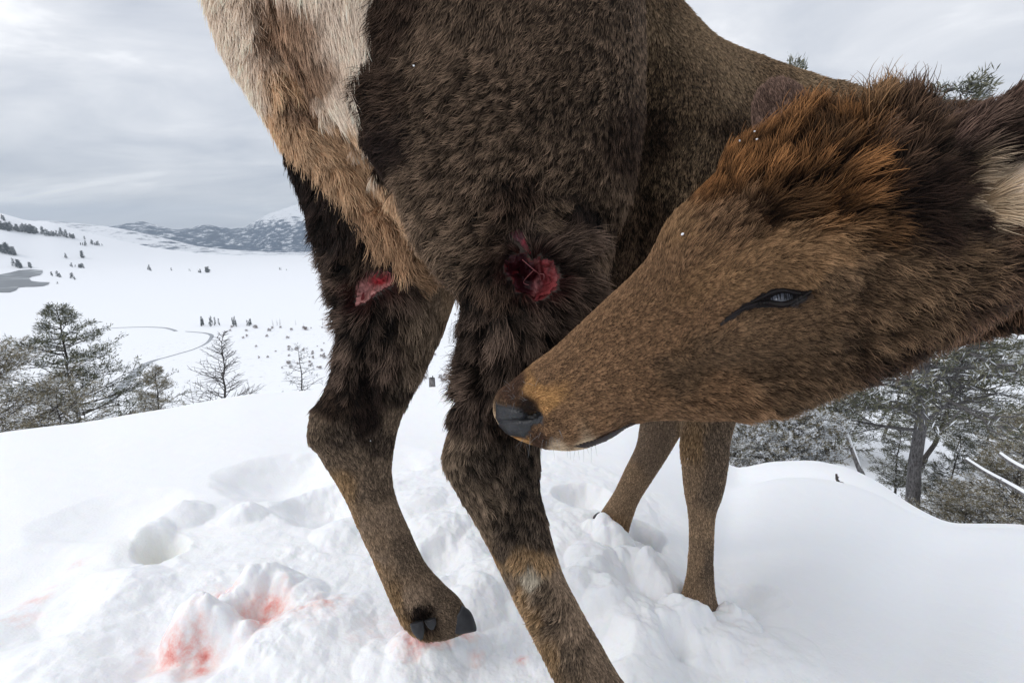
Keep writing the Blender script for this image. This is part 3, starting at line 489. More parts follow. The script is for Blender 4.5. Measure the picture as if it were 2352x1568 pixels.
       (1640, 800, 1, -.2, 5.8, .25, .25, 'cheek'), (1740, 740, 1, .1, 5, .2, .25, 'cheek'), (1850, 730, 1, .2, 7.2, .3, .25, 'cheek'), (1750, 850, 1, .0, 10.1, .4, .3, 'cheek'), (1650, 900, 1, .05, 10.1, .4, .3, 'muz'), (1620, 950, 1, .1, 11.5, .5, .35, 'muz'), (1700, 940, 1, .25, 26, .6, .4, 'muz'), (1800, 940, 1, .4, 28, .6, .45, 'cheek'), (1900, 820, 1, .3, 14.4, .5, .3, 'cheek'),
       (1900, 900, .9, .5, 28, .6, .45, 'cheek'), (2000, 760, 1, .35, 24, .6, .35, 'cheek'), (2050, 620, 1, .3, 24, .5, .35, 'cheek'), (2000, 860, .9, .6, 32, .65, .5, 'neck'), (2100, 700, 1, .4, 28, .6, .4, 'cheek'), (2100, 820, .7, .8, 34, .65, .5, 'neck'), (2200, 600, 1, .3, 26, .6, .4, 'cheek'), (2220, 740, .8, .6, 34, .6, .5, 'neck'), (2320, 560, 1, .1, 28, .6, .4, 'neck'), (2320, 660, 1, .4, 32, .6, .45, 'neck'), (2300, 300, .8, -.5, 30, .5, .4, 'neck'), (2500, 500, 1, .1, 30, .5, .4, 'neck')],
 'E': [(2200, 300, .9, -.5, 20, .5, .4, 'earb'), (2330, 230, .9, -.55, 18, .5, .4, 'earb'), (2180, 400, .9, -.2, 22, .5, .35, 'black'), (2300, 350, 1, -.3, 20, .5, .3, 'black'), (2250, 440, 1, -.1, 34, .3, .3, 'pale'), (2230, 460, 1, .2, 34, .3, .3, 'pale'), (2330, 425, 1, -.2, 34, .3, .3, 'cream'), (2280, 490, 1, .3, 30, .3, .3, 'pale'), (2400, 390, 1, -.3, 30, .3, .3, 'cream'), (2170, 500, 1, .3, 20, .5, .35, 'black'), (2340, 460, 1, -.2, 18, .5, .3, 'cream'), (2500, 200, .8, -.6, 18, .4, .3, 'earb'), (2370, 300, 1, -.4, 20, .5, .3, 'black')],
 'G': [(1800, 220, -.1, -1, 9, .3, .4, 'earb'), (1760, 260, -.3, -1, 9, .3, .4, 'earb'), (1850, 270, .3, -1, 9, .3, .4, 'neck')],
 'F': [(1590, 1020, 0, 1, 16, .4, .4, 'legl'), (1640, 1020, .1, 1, 11.2, .5, .3, 'leg'), (1665, 1060, .1, 1, 8.4, .4, .3, 'leg'), (1575, 1100, 0, 1, 8, .4, .35, 'fore'), (1640, 1130, -.1, 1, 7.7, .4, .25, 'leg'), (1600, 1200, 0, 1, 8, .3, .25, 'fore'), (1630, 1300, 0, 1, 5.6, .3, .25, 'leg'), (1600, 1300, 0, 1, 8, .3, .25, 'fore'), (1600, 1390, 0, 1, 8, .3, .3, 'fore'), (1640, 1390, .1, 1, 8, .3, .3, 'cann'),
       (1520, 1000, -.4, 1, 8, .3, .25, 'cann'), (1450, 1080, -.5, 1, 8, .3, .25, 'fore'), (1480, 1050, -.5, 1, 8, .3, .25, 'cann'), (1410, 1160, -.4, 1, 8, .3, .25, 'fore'), (1400, 1200, -.3, 1, 10, .3, .3, 'legl'), (1620, 800, 0, 1, 20, .5, .4, 'leg')],
}
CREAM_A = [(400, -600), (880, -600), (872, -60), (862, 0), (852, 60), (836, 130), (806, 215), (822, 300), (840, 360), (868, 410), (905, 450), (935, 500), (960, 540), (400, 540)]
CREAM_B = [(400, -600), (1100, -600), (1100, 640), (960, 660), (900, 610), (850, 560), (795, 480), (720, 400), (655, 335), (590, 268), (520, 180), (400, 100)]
def coat(P, G, rng=None):
    """for points on the body: direction, length, clump, lift, root colour, tip colour"""
    n = len(P); PXX = proj(P)[:, :2]
    wob = np.stack([fbm(P * 28, 3, 3), fbm(P * 28 + 50, 3, 4)], -1) * 16
    Q = PXX + wob * .7
    D = np.zeros((n, 2)); Ln = np.zeros(n); Cl = np.zeros(n); Lf = np.zeros(n); C1 = np.zeros((n, 3)); C2 = np.zeros((n, 3))
    for gi, gk in enumerate(GR):
        ix = np.where(G == gi)[0]
        if not len(ix): continue
        g = GD[gk]; gp = np.array([q[:2] for q in g], float)
        gd = np.array([q[2:4] for q in g], float); gd /= np.linalg.norm(gd, axis=1)[:, None]
        gs = np.array([q[4:7] for q in g], float); c1 = np.array([PAL[q[7]][0] for q in g]); c2 = np.array([PAL[q[7]][1] for q in g])
        names = [q[7] for q in g]
        for s in range(0, len(ix), 60000):
            jj = ix[s:s + 60000]
            d2 = ((PXX[jj][:, None] - gp[None]) ** 2).sum(-1) + 60
            w1 = d2 ** -2.0; w1 /= w1.sum(1)[:, None]
            d2 = ((Q[jj][:, None] - gp[None]) ** 2).sum(-1) + 40
            w2 = d2 ** -2.6
            if gk in 'AB':
                cp = CREAM_A if gk == 'A' else CREAM_B
                ins = psd(Q[jj], cp) < 0
                isc = np.array([nn in ('cream', 'cream2', 'tan', 'cleft_shade') or (gk == 'B' and False) for nn in names])
                w2 = np.where(ins[:, None] == isc[None], w2, w2 * 1e-4)
            w2 /= w2.sum(1)[:, None]
            D[jj] = w1 @ gd; ss = w1 @ gs; Ln[jj] = ss[:, 0] / 1000; Cl[jj] = ss[:, 1]; Lf[jj] = ss[:, 2]
            C1[jj] = w2 @ c1; C2[jj] = w2 @ c2
    return D, Ln, Cl, Lf, C1, C2
NSTR=980000
# ------------------------------------------------------------------ body object
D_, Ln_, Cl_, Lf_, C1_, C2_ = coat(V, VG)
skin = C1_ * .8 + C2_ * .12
PXv = PX[:, :2]
skin[region(WN, 'A', 0) | region(WF, 'B', 0)] = (.10, .01, .012)
print('far ear verts', (VG == 5).sum(), 'ear', (VG == 4).sum())
eyem = region(EYE, 'H', 1); nosem = region(NOSE, 'H', 1)
skin[eyem] = (.012, .008, .008); skin[nosem] = (.035, .037, .042)
body.vertices.foreach_set('co', V.astype(np.float32).ravel()); body.update()
fattr(body, 'hide', np.c_[skin, np.ones(nv)], 'FLOAT_COLOR')
mskin, nt, b = mat('hide', (.05, .03, .02), .65, .2)
a = add(nt, 'ShaderNodeAttribute'); a.attribute_name = 'hide'; nt.links.new(a.outputs['Color'], b.inputs['Base Color'])
tcn = add(nt, 'ShaderNodeTexCoord'); nb = add(nt, 'ShaderNodeTexNoise'); nb.inputs['Scale'].default_value = 300; nt.links.new(tcn.outputs['Object'], nb.inputs['Vector'])
bp = add(nt, 'ShaderNodeBump'); bp.inputs['Strength'].default_value = .4; bp.inputs['Distance'].default_value = .002; nt.links.new(nb.outputs['Fac'], bp.inputs['Height']); nt.links.new(bp.outputs[0], b.inputs['Normal'])
body.materials.clear(); body.materials.append(mskin)
body.polygons.foreach_set('use_smooth', np.ones(len(body.polygons), bool))
elk = link('elk', body); tag(elk, 'brown cow elk with cream rump bending round to lick its wounded hind leg', 'elk')
NOFUR = globals().get('NOFUR', False)

# ------------------------------------------------------------------ coat strands
def tris_of(me):
    me.calc_loop_triangles(); n = len(me.loop_triangles)
    t = np.empty(n * 3, np.int32); me.loop_triangles.foreach_get('vertices', t); return t.reshape(-1, 3)
def worley(P, cell, s=0):
    """nearest tuft centre, its random number, and how close the point lies to the border between two tufts (1 = on it)"""
    b = np.floor(P / cell).astype(np.int64); best = np.full(len(P), 1e9); b2 = np.full(len(P), 1e9); bc = np.zeros_like(P); bi = np.zeros(len(P))
    for a in (-1, 0, 1):
        for bb in (-1, 0, 1):
            for c in (-1, 0, 1):
                q = b + [a, bb, c]
                f = np.stack([hash3(q[:, 0], q[:, 1], q[:, 2], s + 1), hash3(q[:, 0], q[:, 1], q[:, 2], s + 2), hash3(q[:, 0], q[:, 1], q[:, 2], s + 3)], -1)
                cc = (q + f) * cell; d = ((P - cc) ** 2).sum(1); k = d < best
                b2 = np.where(k, best, np.minimum(b2, d))
                best[k] = d[k]; bc[k] = cc[k]; bi[k] = hash3(q[:, 0], q[:, 1], q[:, 2], s + 9)[k]
    return bc, bi, 1 - sstep(.02, .30, (np.sqrt(b2) - np.sqrt(best)) / cell)
rng = np.random.default_rng(7)
def grow(total, K=6):
    T = tris_of(body)
    A, B, C = V[T[:, 0]], V[T[:, 1]], V[T[:, 2]]
    cr_ = np.cross(B - A, C - A); area = np.linalg.norm(cr_, axis=1) / 2; fn = cr_ / (2 * area[:, None] + 1e-12)
    cen = (A + B + C) / 3; pj = proj(cen); dist = np.linalg.norm(cen - C0, axis=1)
    fc = ((C0 - cen) * fn).sum(1) / dist
    vis = np.clip(1 - np.maximum(np.maximum(-40 - pj[:, 0], pj[:, 0] - 2400), np.maximum(-40 - pj[:, 1], pj[:, 1] - 1620)).clip(0) / 500, 0, 1) * (pj[:, 2] > 0)
    dn_ = area / dist ** 2 * (.22 + .78 * sstep(-.55, -.15, fc)) * (.22 + .78 * vis) * (0.55 + .45 / np.clip(np.abs(fc) + .15, .3, 1))
    bad = (bare | wound_v)[T].any(1); dn_[bad] = 0
    # short hair needs more strands than long hair
    lt = Ln_[T].mean(1); dn_ *= np.clip((.022 / np.maximum(lt, .004)) ** .55, .6, 2.2)
    pr = dn_ / dn_.sum(); ti = rng.choice(len(T), total, p=pr)
    u = rng.random(total); v = rng.random(total); fl = u + v > 1; u[fl] = 1 - u[fl]; v[fl] = 1 - v[fl]
    P = A[ti] * (1 - u - v)[:, None] + B[ti] * u[:, None] + C[ti] * v[:, None]
    n = Nn[T[ti, 0]] * (1 - u - v)[:, None] + Nn[T[ti, 1]] * u[:, None] + Nn[T[ti, 2]] * v[:, None]; n /= np.linalg.norm(n, axis=1)[:, None]
    G = VG[T[ti, 0]]
    sparse = 1 / np.sqrt(np.clip(pr[ti] / area[ti], 1e-9, None)); sparse /= np.median(sparse)
    return P, n, G, np.linalg.norm(P - C0, axis=1)
def strands(total, K=6):
    P, n, G, dist = grow(total)
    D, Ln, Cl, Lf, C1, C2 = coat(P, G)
    N_ = len(P)
    # local swirl of the lie of the coat
    sw = fbm(P * 14, 2, 101) * .55 * (0.3 + Cl) + fbm(P * 45, 2, 103) * .30 * Cl
    sw += rng.normal(0, .12 + .10 * Cl)
    cs_, sn_ = np.cos(sw), np.sin(sw)
    D = D / (np.linalg.norm(D, axis=1)[:, None] + 1e-9)
    D2 = np.stack([D[:, 0] * cs_ - D[:, 1] * sn_, D[:, 0] * sn_ + D[:, 1] * cs_], -1)
    t = D2[:, :1] * RT - D2[:, 1:] * UP
    t = t - (t * n).sum(1)[:, None] * n; t /= np.linalg.norm(t, axis=1)[:, None] + 1e-9
    bt = np.cross(n, t)
    # tufts
    qq0 = proj(P)[:, :2]
    cell = np.clip(Ln * (.05 + .50 * Cl), .0035, .026)
    cell = np.where((G == 0) & (qq0[:, 1] < 440) & (Cl > .45), np.maximum(cell * .68, .0035), cell)
    lev = np.round(np.log2(cell / .0035) * 2).astype(int); cc = P.copy(); ci = rng.random(N_); cdist = np.zeros(N_)
    AX = np.zeros((N_, 3)); AX[:] = -UP
    AX[np.isin(G, [GR.index('H'), GR.index('E')])] = RT * .92 + UP * .38; isA = (G == 0) & (qq0[:, 1] < 560); AX[isA] = -RT * .70 - UP * .71
    Ps = P - (P * AX).sum(1)[:, None] * AX * .55
    for k in range(int(lev.max()) + 1):
        j = lev == k
        if j.any(): c_, ci[j], cdist[j] = worley(Ps[j], .0035 * 2 ** (k / 2), 200 + k * 10); dl = c_ - Ps[j]; cc[j] = P[j] + dl - (dl * AX[j]).sum(1)[:, None] * AX[j] * .5
    L_ = Ln * np.clip(rng.normal(1, .16, N_), .5, 1.6) * (0.80 + .40 * ci)
    L_ *= 1 - .5 * cdist * np.clip(Cl * 1.5, 0, 1)
    lift = np.clip(Lf * (0.75 + .5 * rng.random(N_)), .05, 1.2)
    u = np.linspace(0, 1, K)[None, :, None]
    pull = cc - P; pull -= (pull * n).sum(1)[:, None] * n
    pl = np.linalg.norm(pull, axis=1)[:, None]; pull = pull * np.minimum(1, .012 / (pl + 1e-9))
    wav = (0.10 + .14 * Cl) * (rng.random(N_) - .5 + (ci - .5) * 1.3)
    X = P[:, None] + L_[:, None, None] * (u * t[:, None] * np.sqrt(1 - np.clip(lift, 0, .9) ** 2)[:, None, None] + n[:, None] * (lift[:, None, None] * (u - .42 * u ** 2))) \
        + bt[:, None] * (L_ * wav)[:, None, None] * np.sin(u * 2.6) ** 2 \
        + pull[:, None] * (Cl * 1.35)[:, None, None] * u ** 1.2
    X += rng.normal(0, 1, (N_, 1, 3)) * (L_ * .025)[:, None, None] * u
    # pigment: dark base, lighter band towards the tip, tufts differ
    dkk = 1 - np.clip(C2.mean(1) * 1.6 - .1, 0, 1)
    f = np.clip(u[..., 0] * 1.25 - .12, 0, 1) ** (1.15 + 3.0 * dkk * Cl)[:, None]
    tone = np.exp(((ci - .5) * (.5 + .8 * Cl) + rng.normal(0, .24, N_) * np.clip(Ln / .018, .35, 1) + fbm(P * 9, 3, 111) * .28 - .05) * np.clip(1.25 - C2.mean(1) / .8, .3, 1))[:, None, None]
    col = (C1[:, None] * (1 - f[..., None]) + C2[:, None] * f[..., None]) * tone
    # shade of the gaps between the locks is put into the hair colour
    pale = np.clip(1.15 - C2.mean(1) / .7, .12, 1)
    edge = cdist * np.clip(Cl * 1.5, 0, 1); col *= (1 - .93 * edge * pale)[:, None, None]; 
    dk = rng.random(N_) < .16 * pale * np.clip(Ln / .02, .3, 1); col[dk] = col[dk] * .45
    col = np.clip(col, 0, .92)
    # blood-soaked hair round the wounds; little hair lies across them
    qt = proj(X[:, -1])[:, :2]; qr = proj(P)[:, :2]; keep = np.ones(N_, bool)
    for gi_, wp in ((0, WN), (1, WF)):
        sdt = psd(qt, wp); sdr = psd(qr, wp); g_ = G == gi_
        keep &= ~(g_ & (sdt < -2) & (rng.random(N_) < (.50 if gi_ == 0 else .62)))
        wb = (np.exp(-np.clip(sdr, 0, None) / 9) * g_ * (.2 + .5 * (ci > .4)))[:, None, None]
        col = col * (1 - wb * .8) + np.array([.05, .012, .010]) * wb * .8
    keep_ = keep
    rad = (dist * (0.00050 + .00018 * np.clip(Ln / .03, 0, 1.4)))[:, None] * np.interp(np.linspace(0, 1, K), [0, .5, 1], [1, .85, .12])[None]
    return X[keep_], rad[keep_], col[keep_], G[keep_], P[keep_]
def add_coat(name, X, rad, col, m, parent):
    cv = bpy.data.hair_curves.new(name); n, K = X.shape[:2]
    cv.add_curves([K] * n)
    cv.position_data.foreach_set('vector', X.reshape(-1).astype(np.float32)) if hasattr(cv, 'position_data') else cv.attributes['position'].data.foreach_set('vector', X.reshape(-1).astype(np.float32))
    a = cv.attributes.get('radius') or cv.attributes.new('radius', 'FLOAT', 'POINT'); a.data.foreach_set('value', rad.reshape(-1).astype(np.float32))
    a = cv.attributes.new('tint', 'FLOAT_COLOR', 'POINT'); a.data.foreach_set('color', np.concatenate([col, np.ones((n, K, 1))], -1).reshape(-1).astype(np.float32))
    cv.materials.append(m)
    return link(name, cv, parent)
mfur, nt, b = mat('fur', (.1, .07, .05), .50, .25)
a = add(nt, 'ShaderNodeAttribute'); a.attribute_name = 'tint'; nt.links.new(a.outputs['Color'], b.inputs['Base Color'])
b.inputs['Roughness'].default_value = .55; b.inputs['Specular IOR Level'].default_value = .07
if not NOFUR:
    NS = globals().get('NSTR', 620000)
    Xf, rf, cf, Gf, Pf = strands(NS)
    pq = proj(Pf)[:, :2]
    iscr = ((Gf == 0) & (psd(pq, CREAM_A) < 0)) | ((Gf == 1) & (psd(pq, CREAM_B) < 0))
    iear = np.isin(Gf, [5, 4])
    o = add_coat('coat', Xf[~iscr & ~iear], rf[~iscr & ~iear], cf[~iscr & ~iear], mfur, elk); o['label'] = 'dark brown winter coat with wet clumped hair round the wounds'
    o = add_coat('rump_patch', Xf[iscr], rf[iscr], cf[iscr], mfur, elk); o['label'] = 'cream and tan rump hair'
    o = add_coat('ear_hair', Xf[iear], rf[iear], cf[iear], mfur, elk)
    del Xf, rf, cf

# ------------------------------------------------------------------ eye, nose, mouth, wounds, hooves
from mathutils.bvhtree import BVHTree
T4 = np.empty(len(body.polygons) * 4, np.int32)
bvh = BVHTree.FromPolygons(V.tolist(), tris_of(body).tolist())
def on_body(px, py, out=0.0):
    v = Vector(ray(px, py)); h = bvh.ray_cast(Vector(C0), v.normalized())
    if h[0] is None: return None, None
    nn = h[1]
    if nn.dot(v) > 0: nn = -nn
    return np.array(h[0] + nn * out), np.array(nn)
def patch(name, poly, m, parent, out=.001, dome=0.0, step=4, jag=0.0, bulge=None):
    """a skin patch lying on the body inside an outline: grid of points cast on the body"""
    poly = np.array(poly, float); x0, y0 = poly.min(0); x1, y1 = poly.max(0)
    gx = np.arange(x0, x1 + step, step); gy = np.arange(y0, y1 + step, step)
    Pq = {}; Vs = []; Fs = []
    PXg = np.array([(x, y) for y in gy for x in gx]); sd_ = psd(PXg, [tuple(p) for p in poly]) + jag * fbm(np.c_[PXg * .07, PXg[:, 0] * 0], 3, 77)
    k = 0
    for y in gy:
        for x in gx:
            s_ = sd_[k]; k += 1
            if s_ < step * .8:
                xx, yy = x, y
                p, nn = on_body(xx, yy, out)
                if p is None: continue
                ed = np.clip(-s_ / 12, 0, 1)
                p = p + nn * (dome * math.sqrt(ed) - .0035 * (1 - np.clip(-s_ / 5 + 1, 0, 1)))
                if bulge: p = p + nn * bulge(x, y, ed)
                Pq[(x, y)] = len(Vs); Vs.append(p)
    for yi in range(len(gy) - 1):
        for xi in range(len(gx) - 1):
            c = [(gx[xi], gy[yi]), (gx[xi], gy[yi + 1]), (gx[xi + 1], gy[yi + 1]), (gx[xi + 1], gy[yi])]
            if all(q in Pq for q in c): Fs.append([Pq[q] for q in c])
    return link(name, mesh_np(name, Vs, Fs, m), parent)
def path_tube(pts, rads, nseg=8, sub=6):
    pts = np.array(pts, float); S = np.array([cat(pts, t) for t in np.linspace(0, len(pts) - 1, (len(pts) - 1) * sub + 1)])
    rr = np.interp(np.linspace(0, 1, len(S)), np.linspace(0, 1, len(rads)), rads)
    tg = np.gradient(S, axis=0); tg /= np.linalg.norm(tg, axis=1)[:, None] + 1e-9
    ref = np.array([.31, .2, .93]); a_ = np.cross(tg, ref); a_ /= np.linalg.norm(a_, axis=1)[:, None] + 1e-9; b_ = np.cross(tg, a_)
    th = np.linspace(0, 2 * np.pi, nseg, endpoint=False)
    Vs = S[:, None] + rr[:, None, None] * (np.cos(th)[None, :, None] * a_[:, None] + np.sin(th)[None, :, None] * b_[:, None])
    i = np.arange(len(S) - 1)[:, None] * nseg; j = np.arange(nseg)[None]; j2 = (j + 1) % nseg
    return Vs.reshape(-1, 3), np.stack([i + j, i + j2, i + nseg + j2, i + nseg + j], -1).reshape(-1, 4)
mlid, *_ = mat('eyelid_skin', (.010, .007, .007), .50, .25)
mnose, nt, b = mat('nose_leather', (.018, .0185, .021), .42, .35)
tcn = add(nt, 'ShaderNodeTexCoord'); vo = add(nt, 'ShaderNodeTexVoronoi'); vo.inputs['Scale'].default_value = 420; nt.links.new(tcn.outputs['Object'], vo.inputs['Vector'])
bp = add(nt, 'ShaderNodeBump'); bp.inputs['Strength'].default_value = .5; bp.inputs['Distance'].default_value = .0012; nt.links.new(vo.outputs['Distance'], bp.inputs['Height']); nt.links.new(bp.outputs[0], b.inputs['Normal'])
mball, nt, b = mat('eyeball', (.2, .2, .2), .10, .5)
b.inputs['Coat Weight'].default_value = .3
a = add(nt, 'ShaderNodeAttribute'); a.attribute_name = 'iris_reflection'; nt.links.new(a.outputs['Color'], b.inputs['Base Color'])
mblack, *_ = mat('nostril_dark', (.006, .005, .005), .5, .3)
socket = patch('eye_socket', EYE, mlid, elk, out=.0012, dome=.0)
ec, en = on_body(1797, 683, 0)
ER = .0235
ecen = ec - en * (ER - .0055)
uu = np.linspace(0, math.pi, 40); vv = np.linspace(0, 2 * math.pi, 60, endpoint=False)
look = en + RT * .10 - UP * 0; look /= np.linalg.norm(look)
e1 = np.cross(look, UP); e1 /= np.linalg.norm(e1); e2 = np.cross(look, e1)
Vs = np.array([ecen + ER * (look * math.cos(a_) + math.sin(a_) * (e1 * math.cos(b_) + e2 * math.sin(b_))) * 1.0 for a_ in uu for b_ in vv])
Fs = [(i * 60 + j, i * 60 + (j + 1) % 60, (i + 1) * 60 + (j + 1) % 60, (i + 1) * 60 + j) for i in range(39) for j in range(60)]
eye = link('eye', mesh_np('eye', Vs, Fs, mball), elk)
q = Vs - ecen; qx = q @ e1; qy = q @ e2; rr_ = np.hypot(qx / 1.45, qy) / ER
cw = np.tile([.10, .05, .02], (len(Vs), 1)).astype(float)
sky_glint = sstep(.52, .46, rr_)[:, None]; cw = cw * (1 - sky_glint) + np.array([.17, .18, .215]) * sky_glint  # pale blue-grey sky reflection painted into the eye colour
cen_ = sstep(.30, .05, np.hypot(qx / 1.6, qy - .28 * ER) / ER)[:, None]; cw = cw * (1 - cen_ * .6) + np.array([.02, .022, .03]) * cen_ * .6
cw = np.where((rr_ > .60)[:, None], [.012, .008, .007], cw)
fattr(eye.data, 'iris_reflection', np.c_[cw, np.ones(len(Vs))], 'FLOAT_COLOR')
def lid(name, pts, rads, out):
    P_ = [on_body(x, y, out)[0] for x, y in pts]
    Vs, Fs = path_tube(P_, rads, 10); return link(name, mesh_np(name, Vs, Fs, mlid), elk)
def lid_over_eye(name, pts, rads):
    P_ = []
    for x, y in pts:
        v = ray(x, y); v = v / np.linalg.norm(v); oc = C0 - ecen; bq = oc @ v; dq = bq * bq - (oc @ oc - ER * ER)
        p, nn = on_body(x, y, .001)
        if dq > 0:
            p2 = C0 + v * (-bq - math.sqrt(dq))
            if np.linalg.norm(p2 - C0) < np.linalg.norm(p - C0): p = p2
        P_.append(p)
    Vs, Fs = path_tube(P_, rads, 12); return link(name, mesh_np(name, Vs, Fs, mlid), elk)
lid_over_eye('eyelid', [(1700, 706), (1730, 690), (1752, 679), (1775, 668), (1797, 664), (1820, 668), (1842, 672), (1862, 668)], [.0004, .0011, .0016, .0021, .0025, .0025, .0019, .0007])
lid_over_eye('eyelid', [(1668, 735), (1700, 712), (1735, 697), (1765, 696), (1797, 699), (1824, 693), (1845, 681), (1866, 667)], [.0005, .0018, .0026, .0030, .0032, .0030, .0024, .0008])
lash = []
for k_ in range(22):
    tq = rng.random(); x_ = 1735 + tq * 112; y_ = np.interp(x_, [1735, 1752, 1775, 1797, 1820, 1847], [686, 679, 669, 665, 669, 674]); p_, n_ = on_body(x_, y_, .004)
    d_ = n_ * .9 - UP * (.55 + .3 * rng.random()) + RT * ((tq - .5) * .9); d_ /= np.linalg.norm(d_); l_ = .009 + .007 * rng.random()
    lash.append([p_ + d_ * l_ * u_ + UP * (.3 * l_ * u_ * u_) for u_ in np.linspace(0, 1, 5)])
lash = np.array(lash); add_coat('eyelashes', lash, np.tile(np.array([.00042, .0004, .0003, .0002, .0001]), (len(lash), 1)), np.full((len(lash), 5, 3), .012), mfur, eye)
wk = []
for k_ in range(60):
    x_, y_ = [(rng.uniform(1200, 1300), rng.uniform(985, 1020)), (rng.uniform(1300, 1400), rng.uniform(1015, 1035) - 0), (rng.uniform(1170, 1230), rng.uniform(880, 930))][k_ % 3]
    p_, n_ = on_body(x_, y_, .001)
    if p_ is None: continue
    d_ = n_ * .7 - UP * (.6 if y_ > 950 else -.2) + rng.normal(0, .35, 3); d_ /= np.linalg.norm(d_); l_ = .006 + .014 * rng.random()
    wk.append([p_ + d_ * l_ * u_ - np.array([0, 0, .25 * l_ * u_ * u_]) for u_ in np.linspace(0, 1, 5)])
wk = np.array(wk); add_coat('whiskers', wk, np.tile(np.array([.00018, .00016, .00013, .0001, .00006]), (len(wk), 1)), np.full((len(wk), 5, 3), .22), mfur, elk)
def nosebump(x, y, ed):
    return .0022 * math.exp(-((x - 1190) / 20) ** 2 - ((y - 950) / 9) ** 2) + .002 * math.exp(-((x - 1185) / 18) ** 2 - ((y - 982) / 12) ** 2) - .0035 * math.exp(-((y - 963 + (x - 1190) * .1) / 3.5) ** 2) * (x < 1228)
nose = patch('nose', NOSE, mnose, elk, out=.0008, dome=.0025, step=2.5, bulge=nosebump)
nost = patch('nostril', [(1207, 957), (1226, 954), (1238, 944), (1243, 953), (1238, 962), (1222, 964)], mblack, nose, out=.0042, step=2)
mmouth, *_ = mat('mouth_skin', (.020, .012, .010), .5, .3)
patch('mouth', [(1318, 1022), (1370, 1006), (1410, 988), (1450, 969), (1458, 971), (1420, 992), (1385, 1014), (1350, 1026)], mmouth, elk, out=.0025, step=2.5)

mflesh, nt, b = mat('raw_flesh', (.28, .025, .03), .42, .18)
b.inputs['Coat Weight'].default_value = .04
tcn = add(nt, 'ShaderNodeTexCoord'); ns = add(nt, 'ShaderNodeTexNoise'); ns.inputs['Scale'].default_value = 75; ns.inputs['Detail'].default_value = 6; ns.inputs['Distortion'].default_value = 1.2; nt.links.new(tcn.outputs['Object'], ns.inputs['Vector'])
rp = add(nt, 'ShaderNodeValToRGB'); nt.links.new(ns.outputs['Fac'], rp.inputs[0]); e = rp.color_ramp.elements
e[0].position = .35; e[0].color = (.035, .004, .008, 1); e[1].position = .72; e[1].color = (.55, .16, .16, 1); m_ = e.new(.52); m_.color = (.26, .02, .028, 1)
rp.color_ramp.elements[0].color = (.35, .3, .3, 1); rp.color_ramp.elements[1].color = (.75, .7, .7, 1); rp.color_ramp.elements[2].color = (1.4, 1.4, 1.4, 1)
af = add(nt, 'ShaderNodeAttribute'); af.attribute_name = 'flesh'; mxl = add(nt, 'ShaderNodeMix', data_type='RGBA', blend_type='MULTIPLY'); mxl.inputs[0].default_value = 1; nt.links.new(af.outputs['Color'], mxl.inputs[6]); nt.links.new(rp.outputs[0], mxl.inputs[7]); nt.links.new(mxl.outputs[2], b.inputs['Base Color'])
bp = add(nt, 'ShaderNodeBump'); bp.inputs['Strength'].default_value = .8; bp.inputs['Distance'].default_value = .004; nt.links.new(ns.outputs['Fac'], bp.inputs['Height']); nt.links.new(bp.outputs[0], b.inputs['Normal'])
mpink, nt, b = mat('wound_skin', (.45, .20, .19), .35, .5)
tcn = add(nt, 'ShaderNodeTexCoord'); ns = add(nt, 'ShaderNodeTexNoise'); ns.inputs['Scale'].default_value = 60; ns.inputs['Detail'].default_value = 5; nt.links.new(tcn.outputs['Object'], ns.inputs['Vector'])
rp = add(nt, 'ShaderNodeValToRGB'); nt.links.new(ns.outputs['Fac'], rp.inputs[0]); e = rp.color_ramp.elements
e[0].position = .35; e[0].color = (.20, .05, .06, 1); e[1].position = .65; e[1].color = (.36, .13, .12, 1); nt.links.new(rp.outputs[0], b.inputs['Base Color'])
def lumpy(x, y, ed):
    q_ = np.array([[x * .055, y * .035, 1.7]]); return float(.006 * fbm(q_, 3, 401)[0] * ed + .002 * fbm(q_ * 5, 2, 402)[0])
def tint_flesh(o, cx, cy, sx):
    n = len(o.data.vertices); c = np.empty(n * 3, np.float32); o.data.vertices.foreach_get('co', c); c = c.reshape(-1, 3).astype(float); q = proj(c)
    f = fbm(np.c_[q[:, :2] * .045, q[:, 2] * 0], 4, 410); g_ = (q[:, 0] - cx) / sx + f * .8
    col = np.where((g_ < 0)[:, None], np.array([.045, .004, .009]) + (np.array([.20, .012, .022]) - [.045, .004, .009]) * sstep(-1, 0, g_)[:, None], np.array([.20, .012, .022]) + (np.array([.34, .07, .07]) - [.20, .012, .022]) * sstep(0, .9, g_)[:, None])
    fattr(o.data, 'flesh', np.c_[col, np.ones(n)], 'FLOAT_COLOR')
WNo = [(WN_[0], WN_[1]) for WN_ in WN]
o = patch('wound', WNo, mflesh, elk, out=.002, step=2.5, bulge=lumpy, jag=9); o['label'] = 'open dark red wound on the near thigh'; tint_flesh(o, 1246, 640, 34)
n_ = len(o.data.vertices); c_ = np.empty(n_ * 3, np.float32); o.data.vertices.foreach_get('co', c_); q_ = proj(c_.reshape(-1, 3).astype(float))
wq = fbm(q_ * [.06, .06, 0], 4, 415) * 12; rx_ = q_[:, 0] + wq; ry_ = q_[:, 1]
lx_ = np.interp(ry_, [590, 630, 690], [1226, 1236, 1222])
hol = sstep(4, -14, rx_ - lx_)[:, None]; rid = np.exp(-((rx_ - lx_ - 3) / 5) ** 2)[:, None]; lob = sstep(2, 30, rx_ - lx_)[:, None]
cf = np.array([.12, .012, .017]) * (1 - hol) + np.array([.030, .004, .007]) * hol; cf = cf * (1 - lob * .6) + np.array([.26, .055, .055]) * lob * .6; cf = cf * (1 - rid * .6) + np.array([.40, .17, .16]) * rid * .6
o.data.attributes['flesh'].data.foreach_set('color', np.c_[cf, np.ones(n_)].astype(np.float32).ravel())
